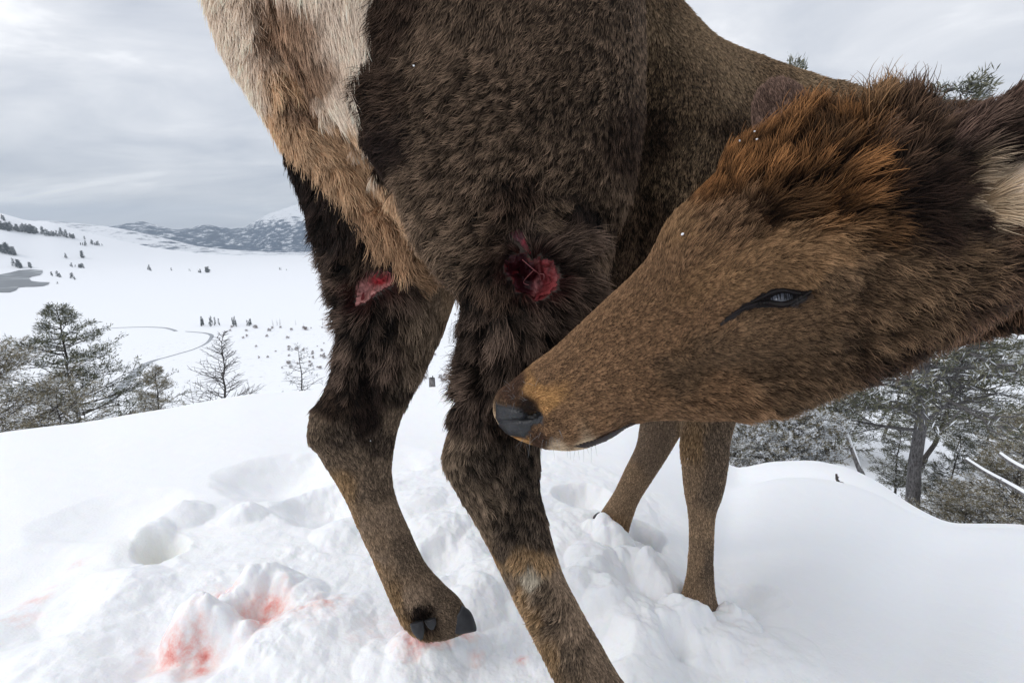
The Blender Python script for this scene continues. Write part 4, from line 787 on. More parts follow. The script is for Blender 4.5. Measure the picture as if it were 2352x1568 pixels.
Tq = TB0 = []
for pts_ in ([(1205, 590), (1222, 612), (1236, 620), (1240, 645)], [(1236, 620), (1252, 622), (1258, 640)], [(1222, 612), (1205, 640), (1210, 668)]):
    P_ = [on_body(x_, y_, .010)[0] for x_, y_ in pts_]; Vs, Fs = path_tube(P_, [.0003, .0008, .0003], 6)
    link('tissue_strand', mesh_np('tissue_strand', Vs, Fs, mpink), o)
o = patch('wound', WF, mflesh, elk, out=.002, step=2.5, bulge=lumpy, jag=9); o['label'] = 'small pink and red wound on the far thigh'
n_ = len(o.data.vertices); c_ = np.empty(n_ * 3, np.float32); o.data.vertices.foreach_get('co', c_); q_ = proj(c_.reshape(-1, 3).astype(float)); g_ = np.exp(-((q_[:, 0] - 872) / 24) ** 2 - ((q_[:, 1] - 640) / 16) ** 2)[:, None] * (1 + .5 * fbm(q_ * [.08, .08, 0], 3, 5)[:, None])
fattr(o.data, 'flesh', np.c_[np.array([.34, .145, .13]) * (1 - np.clip(g_ * 1.4, 0, 1)) + np.array([.30, .02, .025]) * np.clip(g_ * 1.4, 0, 1), np.ones(n_)], 'FLOAT_COLOR')
o = patch('wound', [(1172, 536), (1190, 526), (1202, 536), (1210, 560), (1220, 585), (1208, 582), (1196, 560), (1180, 550)], mflesh, elk, out=.002, step=2.5); o['label'] = 'short red tear above the big wound'; tint_flesh(o, 1235, 550, 40)

# hooves
mhoof, nt, b = mat('hoof_horn', (.035, .037, .042), .5, .22)
tcn = add(nt, 'ShaderNodeTexCoord'); ns = add(nt, 'ShaderNodeTexNoise'); ns.inputs['Scale'].default_value = 90; ns.inputs['Detail'].default_value = 4; nt.links.new(tcn.outputs['Object'], ns.inputs['Vector'])
rp = add(nt, 'ShaderNodeValToRGB'); nt.links.new(ns.outputs['Fac'], rp.inputs[0]); e = rp.color_ramp.elements; e[0].color = (.012, .012, .014, 1); e[1].color = (.045, .046, .05, 1); nt.links.new(rp.outputs[0], b.inputs['Base Color'])
def hoof(name, st, parent=elk):
    Vv, Ff = tube(st, 4); me = bpy.data.meshes.new(name); me.from_pydata(Vv.tolist(), [], [tuple(dict.fromkeys(f)) for f in Ff]); me.materials.append(mhoof); me.update()
    for p in me.polygons: p.use_smooth = True
    return link(name, me, parent)
hoof('hoof', [(1034, 1420, 1062, 1392, .925, .9), (1030, 1446, 1082, 1408, .925, .8), (1036, 1452, 1094, 1438, .922, .7), (1045, 1456, 1094, 1448, .92, .5)])
hoof('hoof', [(1024, 1435, 1052, 1408, .97, .9), (1030, 1446, 1072, 1415, .97, .8), (1036, 1452, 1078, 1438, .97, .7)])
hoof('dewclaw', [(942, 1432, 970, 1425, .875, .8), (946, 1448, 974, 1440, .872, .7), (958, 1463, 974, 1455, .87, .5), (966, 1468, 970, 1466, .87, .5)])
hoof('dewclaw', [(975, 1425, 1000, 1418, .89, .8), (982, 1438, 1002, 1430, .888, .7), (990, 1446, 998, 1442, .888, .5)])
hoof('hoof', [(1540, 1760, 1680, 1730, .72, .8), (1560, 1830, 1750, 1780, .715, .7), (1600, 1850, 1760, 1820, .71, .5)])
hoof('hoof', [(1362, 1188, 1378, 1176, df, .8), (1360, 1204, 1376, 1196, df, .8), (1362, 1216, 1378, 1212, df, .6)])
hoof('hoof', [(1570, 1415, 1650, 1415, dn + .01, .9), (1560, 1455, 1660, 1455, dn, .8), (1570, 1480, 1655, 1480, dn, .6)])
# loose straw-coloured tuft tip hanging at the belly, snow crumbs caught in the coat
mcr, *_ = mat('snow_crumb', (.85, .87, .9), .5, .2)
CR = [(957, 156), (1579, 551), (2042, 297), (1730, 330), (1742, 326), (1712, 344), (1744, 342), (852, 1010), (728, 1040), (735, 1052), (1582, 1052)]
for i, (x, y) in enumerate(CR):
    p, nn = on_body(x, y, .012 if y < 600 else .005)
    if p is None: continue
    r_c = .0011 if i > 2 else .0017
    th = rng.random((26, 3)) - .5; th /= np.linalg.norm(th, axis=1)[:, None]
    import bmesh
    bm = bmesh.new()
    for q_ in th: bm.verts.new(p + q_ * r_c * (0.6 + .7 * rng.random()))
    bmesh.ops.convex_hull(bm, input=bm.verts); me = bpy.data.meshes.new('snow_crumb'); bm.to_mesh(me); bm.free(); me.materials.append(mcr)
    link('snow_crumb', me, elk)
# ------------------------------------------------------------------ trees
def leafmat(name, c1, c2, snow):
    m, nt, b = mat(name, c1, .7, .15)
    a = add(nt, 'ShaderNodeAttribute'); a.attribute_name = 'v'
    rp = add(nt, 'ShaderNodeValToRGB'); nt.links.new(a.outputs['Fac'], rp.inputs[0]); e = rp.color_ramp.elements
    rp.color_ramp.interpolation = 'LINEAR'
    e[0].position = 0; e[0].color = (*c1, 1); e[1].position = 1; e[1].color = (.80, .82, .85, 1)
    m_ = e.new(max(.02, 1 - snow - .04)); m_.color = (*c2, 1); m_ = e.new(1 - snow + .001); m_.color = (.62, .65, .68, 1)
    nt.links.new(rp.outputs[0], b.inputs['Base Color']); return m
def barkmat(name, c1, c2, sc_=18):
    m, nt, b = mat(name, c1, .85, .1)
    tcn = add(nt, 'ShaderNodeTexCoord'); mpn = add(nt, 'ShaderNodeMapping'); mpn.inputs['Scale'].default_value = (1, 1, .35); nt.links.new(tcn.outputs['Object'], mpn.inputs[0])
    ns = add(nt, 'ShaderNodeTexNoise'); ns.inputs['Scale'].default_value = sc_; ns.inputs['Detail'].default_value = 6; ns.inputs['Roughness'].default_value = .7; nt.links.new(mpn.outputs[0], ns.inputs['Vector'])
    rp = add(nt, 'ShaderNodeValToRGB'); nt.links.new(ns.outputs['Fac'], rp.inputs[0]); e = rp.color_ramp.elements; e[0].position = .36; e[0].color = (*c1, 1); e[1].position = .66; e[1].color = (*c2, 1)
    nt.links.new(rp.outputs[0], b.inputs['Base Color'])
    bp = add(nt, 'ShaderNodeBump'); bp.inputs['Strength'].default_value = .9; bp.inputs['Distance'].default_value = .03; nt.links.new(ns.outputs['Fac'], bp.inputs['Height']); nt.links.new(bp.outputs[0], b.inputs['Normal']); return m
mL = leafmat('needles_green', (.065, .075, .050), (.21, .21, .14), .20)
mLt = leafmat('needles_tan', (.12, .11, .07), (.36, .31, .21), .20)
mLs = leafmat('needles_frosted', (.055, .065, .045), (.22, .21, .14), .20)
mLj = leafmat('needles_snowy', (.08, .075, .045), (.25, .21, .13), .50)
mLf = leafmat('needles_far', (.035, .045, .045), (.085, .10, .10), .14)
mB = barkmat('bark_dark', (.030, .026, .024), (.12, .11, .105)); mBg = barkmat('bark_grey', (.07, .065, .065), (.26, .25, .25), 30)
msn2, *_ = mat('branch_snow', (.84, .86, .89), .6, .2)
class TB:
    def __init__(s): s.V = []; s.F = []; s.n = 0
    def tube(s, pts, r0, r1, k=5):
        pts = np.array(pts, float); n = len(pts); tg = np.gradient(pts, axis=0); tg /= np.linalg.norm(tg, axis=1)[:, None] + 1e-9
        ref = np.array([1., .1, 0]) if abs(tg[0][2]) > .7 else np.array([0, 0, 1.]); a = np.cross(tg, ref); a /= np.linalg.norm(a, axis=1)[:, None] + 1e-9; b = np.cross(tg, a)
        rr = np.linspace(0, 1, n); rr = r0 * (1 - rr) + r1 * rr; th = np.linspace(0, 2 * np.pi, k, endpoint=False)
        V = pts[:, None] + rr[:, None, None] * (np.cos(th)[None, :, None] * a[:, None] + np.sin(th)[None, :, None] * b[:, None])
        i = np.arange(n - 1)[:, None] * k; j = np.arange(k)[None]; j2 = (j + 1) % k
        s.F.append(np.stack([i + j, i + j2, i + k + j2, i + k + j], -1).reshape(-1, 4) + s.n); s.V.append(V.reshape(-1, 3)); s.n += n * k
    def mesh(s, name, m): return mesh_np(name, np.vstack(s.V), np.vstack(s.F), m)
def blades(C, D, nb, ln, wd, r, jit=.7):
    n = len(C); C = np.repeat(C, nb, 0); D = np.repeat(D, nb, 0)
    d = D + r.normal(0, jit, D.shape); d /= np.linalg.norm(d, axis=1)[:, None]
    s = np.cross(d, r.normal(0, 1, d.shape)); s /= np.linalg.norm(s, axis=1)[:, None]
    l = ln * (.6 + .8 * r.random(len(C)))[:, None]; w_ = wd * (.6 + .8 * r.random(len(C)))[:, None]
    C = C + r.normal(0, ln * .35, C.shape)
    V = np.stack([C - s * w_ * .3, C + d * l * .5 - s * w_, C + d * l, C + d * l * .5 + s * w_], 1).reshape(-1, 3)
    return V, np.arange(len(V), dtype=np.int32).reshape(-1, 4)
def tree_mesh(seed, h=6.0, trunk=.10, c0=.12, crown=.36, nl=60, tuft=(9, .10, .010), up=.25, droop=.0, prof='cone', m=mL, mb=mB, lean=0.03, needles=1.0, tips=False, lod=0, twigs=7, power=.8, gap=.25, wob=.009):
    r = np.random.default_rng(seed); T = TB(); ns = 12
    base = r.normal(0, lean, 2); zt = np.linspace(-.06, 1, ns)
    px = np.cumsum(r.normal(0, wob, ns)) * h + base[0] * zt * h; py = np.cumsum(r.normal(0, wob, ns)) * h + base[1] * zt * h
    px -= px[0]; py -= py[0]
    tp = np.stack([px, py, zt * h], -1); T.tube(tp, trunk, trunk * .08, 8 if lod == 0 else 4)
    C = []; Dv = []
    for i in range(nl):
        f = c0 + (1 - c0) * ((i + r.random()) / nl) ** .92
        f = min(f, .985)
        p0 = np.array([np.interp(f, zt, tp[:, k]) for k in range(3)])
        q = (f - c0) / (1 - c0)
        if prof == 'cone': pr = (1 - q) ** power * (0.75 + .25 * min(1, q * 8))
        elif prof == 'dome': pr = math.sqrt(max(0, 1 - (q * 1.02 - .25) ** 2 / .6)) if q < .98 else .2
        else: pr = (1 - q) ** .5 * min(1, .35 + q * 2)
        ln = crown * h * pr * (1 - gap + gap * 2 * r.random()) + .02 * h
        a = r.random() * 6.283; el = up * (0.3 + 1.1 * q) + r.normal(0, .12) - droop * (1 - q)
        dv = np.array([math.cos(a) * math.cos(el), math.sin(a) * math.cos(el), math.sin(el)])
        nn = 6; pts = [p0]; dd = dv.copy()
        for k in range(nn):
            dd = dd + r.normal(0, .10, 3) + np.array([0, 0, .05 * (1 if up > 0 else -1)]); dd /= np.linalg.norm(dd)
            pts.append(pts[-1] + dd * ln / nn)
        pts = np.array(pts); T.tube(pts, trunk * .30 * (1 - f * .6) + .004, .003 + .001 * h * .2, 4 if lod == 0 else 3)
        nt_ = max(2, int(twigs * (0.4 + pr)))
        for j in range(nt_):
            g = .22 + .78 * (j + r.random()) / nt_; pa = np.array([np.interp(g * nn, np.arange(nn + 1), pts[:, k]) for k in range(3)])
            sg = 1 if j % 2 else -1; side = np.cross(dv, [0, 0, 1.]); side /= np.linalg.norm(side) + 1e-9
            td = dv * .75 + side * sg * (.8 + .3 * r.random()) + np.array([0, 0, r.normal(.05, .25)]); td /= np.linalg.norm(td)
            tl = ln * (.34 * (1.15 - g) + .10) * (.6 + .8 * r.random()) + .02 * h
            tt = np.array([pa, pa + td * tl * .5 + r.normal(0, .04, 3) * tl, pa + td * tl + r.normal(0, .1, 3) * tl])
            if lod < 2: T.tube(tt, .0022 * h + .001, .0008 * h, 3)
            ks = ((1.0,) if tips else (.3, .55, .8, 1.0)) if lod < 2 else (.5, 1.)
            for k in ks:
                if r.random() > needles: continue
                c = tt[0] * (1 - k) + tt[2] * k; C.append(c); Dv.append(td * .8 + np.array([0, 0, .35]))
        if not tips and needles > 0: C.append(pts[-1]); Dv.append(dd)
    tr = T.mesh('trunk', mb)
    if not C: return tr, None
    V, Fq = blades(np.array(C), np.array(Dv), tuft[0], tuft[1] * h / 6, tuft[2] * h / 6, r)
    cm = mesh_np('crown', V, Fq, m, smooth=False)
    v = np.clip(np.repeat(np.repeat(r.random(len(C)), tuft[0]) * .62 + r.random(len(V) // 4) * .38, 4), 0, 1)
    v = (np.argsort(np.argsort(v)) / len(v)); fattr(cm, 'v', v)
    return tr, cm
def polar_xy(px, r, py=784):
    a, _ = azs(px, py); return r * math.sin(R(a)), r * math.cos(R(a))
def tree_at(name, tm, hh, x, y, h, label, cat, group=None, rz=0, sx=1.0, tilt=(0, 0), zb=None):
    z = float(terrain_z(x, y)) if zb is None else zb
    e_ = bpy.data.objects.new(name, None); sc.collection.objects.link(e_); e_.empty_display_size = .1
    e_.location = (x, y, z - .03 * h); s = h / hh; e_.scale = (s * sx, s * sx, s); e_.rotation_euler = (tilt[0], tilt[1], rz)
    tag(e_, label, cat, group)
    link('trunk', tm[0], e_)
    if tm[1] is not None: link('crown', tm[1], e_)
    return e_
def terrain_z(x, y):
    """height of the terrain sheet incl. its own relief"""
    x = np.atleast_1d(np.array(x, float)); y = np.atleast_1d(np.array(y, float)); Z = height(x, y); r_ = np.hypot(x, y); P = np.stack([x, y, x * 0], -1); az_ = np.degrees(np.arctan2(x, y))
    Z = Z + fbm(P / 5.0, 3, 91) * .35 * sstep(8, 20, r_) * (1 - sstep(40, 120, r_)) * sstep(10, 27, az_)
    Z = Z + fbm(P / 40.0, 4, 92) * 2.2 * sstep(60, 150, r_) * sstep(10, 30, az_)
    return Z[0] if len(Z) == 1 else Z
def tree_px(name, tm, hh, px, pyb, pyt, r, label, cat, group=None, **k):
    a, _ = azs(px, pyb); x, y = r * math.sin(R(a)), r * math.cos(R(a)); z = float(terrain_z(x, y))
    _, st = azs(px, pyt); zt = CAMZ - st * r
    return tree_at(name, tm, hh, x, y, max(zt - z, .3), label, cat, group, zb=z, **k)
rt = random.Random(5)
# left foreground trees below the crest
t = tree_mesh(11, 6, .10, .05, .54, 80, (8, .13, .013), up=.22, prof='cone', m=mL, power=.95, gap=.38, twigs=9, lean=.02)
tree_px('pine_tree', t, 6, 186, 978, 690, 20, 'tall open grey-green pine rising behind the left snow crest', 'tree', rz=.6)
t = tree_mesh(12, 6, .13, .04, .50, 60, (8, .14, .012), up=.45, prof='dome', m=mLt, gap=.3, twigs=11, lean=.05)
tree_px('pine_tree', t, 6, 25, 1000, 806, 16, 'broad tan-green pine cut by the left edge of the photo', 'tree', rz=2.0, sx=.95)
t = tree_mesh(13, 6, .10, .05, .34, 50, (11, .14, .011), up=.35, prof='cone', m=mLt, gap=.3, twigs=8)
tree_px('pine_tree', t, 6, 348, 960, 838, 17, 'small bushy pine right of the tall pine on the left', 'tree', rz=1.0)
t = tree_mesh(18, 6, .10, .03, .50, 34, (8, .15, .013), up=.40, prof='dome', m=mLt, gap=.3, twigs=9)
tree_px('pine_shrub', t, 6, 130, 990, 880, 15, 'low tan-green pine bush at the foot of the tall left pine', 'shrub', rz=1.0)
t = tree_mesh(14, 6, .09, .08, .36, 60, (0, 0, 0), up=.55, prof='cone', needles=0, twigs=9, mb=mB, gap=.3)
tree_px('bare_tree', t, 6, 522, 925, 752, 24, 'leafless brown tree with fine twigs left of the far hind leg', 'tree', rz=.3)
t = tree_mesh(15, 6, .09, .10, .34, 34, (12, .16, .012), up=.22, prof='cone', needles=.55, tips=True, twigs=4, mb=mB, m=mLf)
tree_px('dead_pine', t, 6, 700, 905, 786, 24, 'thin dark young pine with tufted branch ends next to the far hind leg', 'tree', rz=.3)
t = tree_mesh(16, 6, .05, .05, .4, 14, (0, 0, 0), up=.6, needles=0, twigs=3)
tree_px('bare_sapling', t, 6, 446, 930, 868, 22, 'tiny leafless sapling left of the bare tree', 'sapling')
tree_px('bare_sapling', t, 6, 575, 912, 868, 24, 'tiny leafless sapling right of the bare tree', 'sapling', rz=2)

# right side wood
big = tree_mesh(21, 12, .19, .30, .26, 84, (11, .085, .006), up=.08, prof='cone', m=mLs, mb=mBg, lean=.004, gap=.40, twigs=10, power=1.25, wob=.004)
tree_px('pine_tree', big, 12, 2105, 1175, 176, 12.5, 'big pine with thick grey trunk standing behind the right snow mound', 'tree', tilt=(0, -.045))
# (trees below are described by their place in the wood)
pA = tree_mesh(22, 8, .11, .30, .24, 60, (9, .10, .009), up=.05, prof='cone', m=mLs, mb=mB, gap=.3, twigs=7)
pB = tree_mesh(23, 8, .10, .12, .22, 64, (9, .11, .010), up=.20, prof='cone', m=mLs, mb=mB, gap=.3, twigs=7)
pC = tree_mesh(24, 8, .12, .08, .32, 70, (10, .13, .011), up=.45, prof='dome', m=mLt, mb=mB, gap=.3, twigs=8)
pD = tree_mesh(25, 8, .09, .30, .12, 34, (0, 0, 0), up=.1, needles=0, twigs=3, mb=mBg)
pJ = tree_mesh(26, 2, .05, .02, .75, 70, (14, .20, .030), up=.5, prof='dome', m=mLj, mb=mB, gap=.3, twigs=8)
tree_px('pine_tree', pA, 8, 1862, 1070, 560, 11, 'slim dark trunk behind the mound right of the junipers', 'tree', rz=.4, sx=.55)
tree_px('pine_tree', pB, 8, 2158, 1200, 985, 14, 'frosted pine just right of the big grey trunk', 'tree', rz=1.4, sx=1.1)
tree_px('pine_tree', pB, 8, 2048, 1150, 965, 16, 'frosted pine just left of the big grey trunk', 'tree', rz=2.9, sx=1.25)
tree_px('pine_tree', pC, 8, 2300, 1225, 1065, 13, 'bushy tan-green pine low at the right edge', 'tree', rz=.2, sx=1.25)
tree_px('pine_tree', pC, 8, 2215, 1215, 1118, 12, 'low bushy tan pine between the big trunk and the right edge', 'tree', rz=2.2, sx=1.3)
tree_px('pine_tree', pA, 8, 2243, 1045, 905, 48, 'pine with a long bare trunk on the snowy slope at right', 'tree', rz=.2, sx=1.5)
tree_px('pine_tree', pB, 8, 2308, 1030, 905, 46, 'cone shaped grey pine on the snowy slope near the right edge', 'tree', rz=1.2, sx=1.35)
tree_px('dead_tree', pD, 8, 2202, 1030, 905, 50, 'bare dead pole tree on the snowy slope', 'tree', rz=.2)
tree_px('pine_tree', pC, 8, 2345, 1050, 950, 36, 'dark pine at the right edge above the snow-laden branches', 'tree', rz=.2)
for i, (px, pb, pt, r_) in enumerate([(1720, 1085, 985, 7.6), (1775, 1080, 960, 8.2), (1820, 1075, 955, 8.6), (1690, 1100, 1030, 7.0)]):
    tree_px('snowy_shrub', pJ, 2, px, pb, pt, r_, ['snow covered juniper nearest the front leg', 'snow covered juniper in the middle behind the mound', 'snow covered juniper next to the slim dark trunk', 'lowest snow covered juniper at the bank edge'][i], 'shrub', rz=i * 1.3)
LB = 'frosted pine in the wood on the slope behind the mound'
def where(px, r_):
    return (' close behind the junipers and mound' if r_ < 50 else ' halfway up the slope' if r_ < 110 else ' far up the slope') + (', in the left part of the wood' if px < 1950 else ', behind the big grey trunk' if px < 2180 else ', near the right edge')
for i in range(64):
    px = rt.uniform(1640, 2500) if i < 60 else rt.uniform(2150, 2500); r_ = rt.choice([rt.uniform(24, 50), rt.uniform(45, 120), rt.uniform(110, 210), rt.uniform(110, 210)])
    a, _ = azs(px, 900)
    if 2170 < px < 2330 and 24 < r_ < 62: continue
    if px > 2150 and r_ < 60 and rt.random() < .75: continue
    x, y = r_ * math.sin(R(a)), r_ * math.cos(R(a)); tm = rt.choice([pA, pB, pB, pA, pD])
    h_ = rt.uniform(6, 11); z_ = float(terrain_z(x, y)); _, sl_ = azs(px, 640 if px < 2000 else 560); h_ = min(h_, CAMZ - sl_ * r_ - z_)
    if h_ < 2: continue
    tree_at('pine_tree' if tm is not pD else 'dead_tree', tm, 8, x, y, h_, ('frosted pine' if tm is not pD else 'bare dead pole') + where(px, r_), 'tree', 'trees in the wood' + where(px, r_), rz=rt.random() * 6, sx=rt.uniform(.8, 1.3))
# trees whose tops show over the elk's withers
tree_px('pine_tree', pA, 8, 1692, 1060, 120, 14, 'thin twiggy treetop showing above the middle of the elk back', 'tree', rz=1.9, sx=.40)

# dead snow-laden branches and the bent snag
def branch(name, pts, r0, r1, label, snow=True, sub=()):
    T = TB(); P_ = np.array([W(*p) for p in pts]); S = np.array([cat(P_, t) for t in np.linspace(0, len(P_) - 1, (len(P_) - 1) * 6 + 1)]); T.tube(S, r0, r1, 7)
    for q in sub:
        Q_ = np.array([W(*p) for p in q]); T.tube(np.array([cat(Q_, t) for t in np.linspace(0, len(Q_) - 1, (len(Q_) - 1) * 4 + 1)]), r1 * .9, r1 * .4, 5)
    o = link(name, T.mesh(name, mBg)); tag(o, label, 'branch')
    if snow:
        T2 = TB(); T2.tube(S + [0, 0, r0 * .62], r0 * .72, r1 * .85, 6); link('snow_load', T2.mesh('snow_load', msn2), o)
    return o
branch('fallen_branch', [(2220, 1055, 6.), (2262, 1082, 5.7), (2310, 1108, 5.4), (2365, 1140, 5.1), (2460, 1200, 4.8)], .022, .035, 'long dead snow-laden branch slanting down at the right edge', sub=[[(2300, 1104, 5.45), (2335, 1118, 5.3), (2370, 1135, 5.2)]])
branch('fallen_branch', [(2298, 1043, 5.6), (2325, 1062, 5.4), (2365, 1082, 5.2), (2450, 1110, 5.)], .024, .035, 'shorter dead snow-laden branch above the long one at the right edge')
branch('bent_snag', [(1985, 1100, 9.), (1972, 1070, 9.), (1955, 1025, 9.1), (1938, 988, 9.2), (1905, 975, 9.3), (1872, 962, 9.4), (1850, 935, 9.5)], .055, .025, 'bent snow-topped dead trunk leaning behind the mound', sub=[[(1948, 1030, 9.1), (1915, 1035, 9.0), (1885, 1050, 8.9)], [(1955, 1045, 9.1), (1925, 1058, 9.), (1900, 1052, 9.)], [(1872, 962, 9.4), (1850, 985, 9.4)]])
branch('fallen_branch', [(1700, 1032, 8.), (1740, 1030, 8.), (1780, 1036, 8.), (1830, 1033, 8.2)], .03, .02, 'dark snow-topped branch lying among the junipers')
g = ground_hit(1930, 1115)
def twig(name, px, py, parts, m, label):
    g = ground_hit(px, py); d = float((g - C0) @ FW); T = TB()
    for pts, r0, r1 in parts: T.tube(np.array([W(px + a, py + b, d) for a, b in pts]), r0, r1, 5)
    tag(link(name, T.mesh(name, m)), label, 'twig')
twig('dead_twig', 1930, 1112, [([(14, 14), (2, 2), (-8, -12), (-9, -24)], .012, .006), ([(14, 8), (4, 0), (-8, -4)], .018, .014), ([(-8, -12), (-4, -18)], .006, .003)], mB, 'dark broken stick poking out of the right snow mound')
twig('grass_stem', 2052, 1200, [([(0, 0), (2, -12), (5, -24)], .0025, .001), ([(-2, 6), (10, -4)], .002, .001)], mB, 'thin dry stem on the right snow mound')
# stump on the far crest between the hind legs
gx, gy = polar_xy(993, 11); gz = float(height(np.array([gx]), np.array([gy]))[0])
sT = TB(); v1 = ray(993, 892); v1 = v1 / np.hypot(v1[0], v1[1]); b0 = C0 + v1 * 5.1; v2 = ray(992, 868); v2 = v2 / np.hypot(v2[0], v2[1]); b1 = C0 + v2 * 5.1
sT.tube([b0 - [0, 0, .1], b0, (b0 + b1) / 2, b1], .040, .034, 9); sT.tube([b1 - [0, 0, .03], b1 + [.012, 0, .03]], .014, .004, 5); sT.tube([b1 - [0, 0, .05], b1 + [-.02, 0, .012]], .012, .004, 5)
tag(link('tree_stump', sT.mesh('tree_stump', mBg)), 'small broken grey stump on the crest between the hind legs', 'stump')

# ------------------------------------------------------------------ valley: water, shrubs, far trees
mwat, *_ = mat('water', (.26, .28, .30), .25, .4)
mlake, nt, b = mat('lake', (.10, .115, .13), .45, .4)
tcn = add(nt, 'ShaderNodeTexCoord'); ns = add(nt, 'ShaderNodeTexNoise'); ns.inputs['Scale'].default_value = .012; ns.inputs['Detail'].default_value = 8; nt.links.new(tcn.outputs['Object'], ns.inputs['Vector'])
rp = add(nt, 'ShaderNodeValToRGB'); nt.links.new(ns.outputs['Fac'], rp.inputs[0]); e = rp.color_ramp.elements; e[0].position = .55; e[0].color = (.10, .115, .13, 1); e[1].position = .68; e[1].color = (.45, .48, .5, 1); nt.links.new(rp.outputs[0], b.inputs['Base Color'])
def plain_pt(px, py, z=PLAIN):
    v = ray(px, py); t = (z - CAMZ) / v[2]; return C0 + v * t
def sheet(name, polyp, m, label, dz=.6):
    """flat water body given by its shore, filled with a grid clipped to the shore"""
    import bmesh
    bm = bmesh.new(); vs = [bm.verts.new(plain_pt(x, y) + [0, 0, dz]) for x, y in polyp]; f = bm.faces.new(vs); bmesh.ops.triangulate(bm, faces=[f])
    me = bpy.data.meshes.new(name); bm.to_mesh(me); bm.free(); me.materials.append(m); o = link(name, me); tag(o, label, 'water', kind='structure'); return o
zq = lambda a, b: (a * .3906, 459 + b * .3906)
shore = [zq(*q) for q in [(-200, 450), (0, 440), (60, 428), (110, 415), (180, 410), (250, 414), (252, 430), (235, 444), (190, 452), (170, 462), (185, 478), (230, 484), (292, 486), (285, 498), (255, 508), (200, 512), (150, 512), (110, 516), (95, 532), (60, 545), (0, 545), (-200, 560)]]
sheet('lake', shore, mlake, 'dark grey open lake at the foot of the left hill', 1.0)
def river(pts, wd, label):
    P_ = np.array([plain_pt(*p)[:2] for p in pts]); S = np.array([cat(P_, t) for t in np.linspace(0, len(P_) - 1, (len(P_) - 1) * 8 + 1)]); W_ = .7 * np.interp(np.linspace(0, 1, len(S)), np.linspace(0, 1, len(wd)), wd)
    tg = np.gradient(S, axis=0); tg /= np.linalg.norm(tg, axis=1)[:, None]; nn = np.stack([-tg[:, 1], tg[:, 0]], -1)
    V = np.vstack([np.c_[S + nn * W_[:, None] / 2, np.full(len(S), PLAIN + .3)], np.c_[S - nn * W_[:, None] / 2, np.full(len(S), PLAIN + .3)]]); n = len(S)
    i = np.arange(n - 1); o = link('river', mesh_np('river', V, np.stack([i, i + n, i + n + 1, i + 1], -1), mwat)); tag(o, label, 'river', kind='structure')
river([zq(*q) for q in [(590, 760), (700, 752), (850, 748), (960, 752), (1010, 762), (1036, 772)]], [3, 5, 6, 7], 'thin dark bend of the river on the white plain')
river([zq(*q) for q in [(1090, 774), (1150, 778), (1210, 784), (1243, 796), (1240, 815), (1210, 845), (1140, 878), (1050, 905), (980, 925), (915, 942), (860, 965), (800, 1010), (760, 1052), (690, 1130), (620, 1200)]], [3, 4, 7, 6, 2.5, 2.5, 3, 9, 11, 12, 10], 'grey river curving across the white plain')
river([zq(*q) for q in [(-60, 890), (0, 874), (60, 860), (130, 848), (220, 832)]], [5, 5, 3, 2], 'dark river stretch at the left edge')
far_t = [tree_mesh(40 + k, 10, .16, .06, .20, 22, (5, .6, .10), up=.1, prof='cone', m=mLf, lod=2, twigs=3) for k in range(3)]
scr_t = [tree_mesh(50 + k, 8, .12, .2, .16, 20, (0, 0, 0), up=.4, needles=0, lod=1, twigs=3) for k in range(2)]
def far_tree(px, py, h, tm, hh, name, label, grp, kind='tree', sx=1.):
    a, s = azs(px, py); rr = np.geomspace(300, 16000, 1600); x = rr * math.sin(R(a)); y = rr * math.cos(R(a)); z = height(x, y)
    los = CAMZ - s * rr; i = int(np.argmax(z >= los))
    if z[i] < los[i]: return
    hw = h * rr[i] / F * 1.15
    e_ = bpy.data.objects.new(name, None); sc.collection.objects.link(e_); e_.location = (x[i], y[i], z[i] - hw * .04); e_.scale = (hw / hh * sx,) * 2 + (hw / hh,); e_.rotation_euler = (0, 0, rt.random() * 6); tag(e_, label, kind, grp)
    link('trunk', tm[0], e_)
    if tm[1] is not None: link('crown', tm[1], e_)
CL = [  # clusters in the enlarged reference: x0,y0,x1,y1,count,height
 (0, 168, 60, 190, 14, 16), (40, 172, 200, 205, 22, 14), (130, 180, 290, 215, 20, 14), (290, 205, 500, 238, 26, 10), (350, 185, 410, 200, 7, 8), (0, 300, 90, 335, 16, 20), (80, 385, 130, 408, 8, 16), (160, 390, 190, 405, 4, 14), (410, 390, 495, 405, 12, 9), (470, 262, 510, 275, 5, 10), (535, 262, 615, 274, 8, 10),
 (385, 340, 400, 350, 2, 14), (470, 335, 495, 348, 3, 14), (870, 412, 895, 420, 3, 12), (1155, 425, 1195, 433, 5, 9), (1210, 425, 1250, 432, 6, 14), (1640, 410, 1700, 418, 4, 7), (330, 445, 380, 470, 4, 14), (410, 455, 440, 478, 3, 14), (300, 440, 330, 460, 3, 10), (330, 490, 345, 500, 1, 8), (1000, 412, 1010, 420, 1, 10), (1105, 412, 1120, 420, 2, 7), (0, 100, 30, 130, 6, 9)]
CLN = ['in the dark clump on the left hilltop', 'in the long tree band down the left hill', 'in the lower strip of the tree band on the left hill', 'in the thin end of the tree band on the left hill', 'in the short dark row high on the left hill', 'in the thick clump above the lake at the left edge', 'just above the lake shore',
 'right of the clump above the lake', 'in the dark clump right of the lake', 'in the small knot under the end of the hill band', 'in the scattered row right of the hill band', 'in the faint pair on the middle of the hillside', 'in the dark pair on the middle of the hillside', 'in the leftmost knot on the far plain', 'in the low clump on the far plain', 'in the tallest clump on the far plain',
 'in the small knot on the plain beside the hind leg', 'right of the lake tip', 'farther right of the lake tip', 'above the lake tip', 'alone below the lake tip', 'alone between the knots on the far plain', 'in the faint pair before the low clump on the far plain', 'on the very top of the left hill']
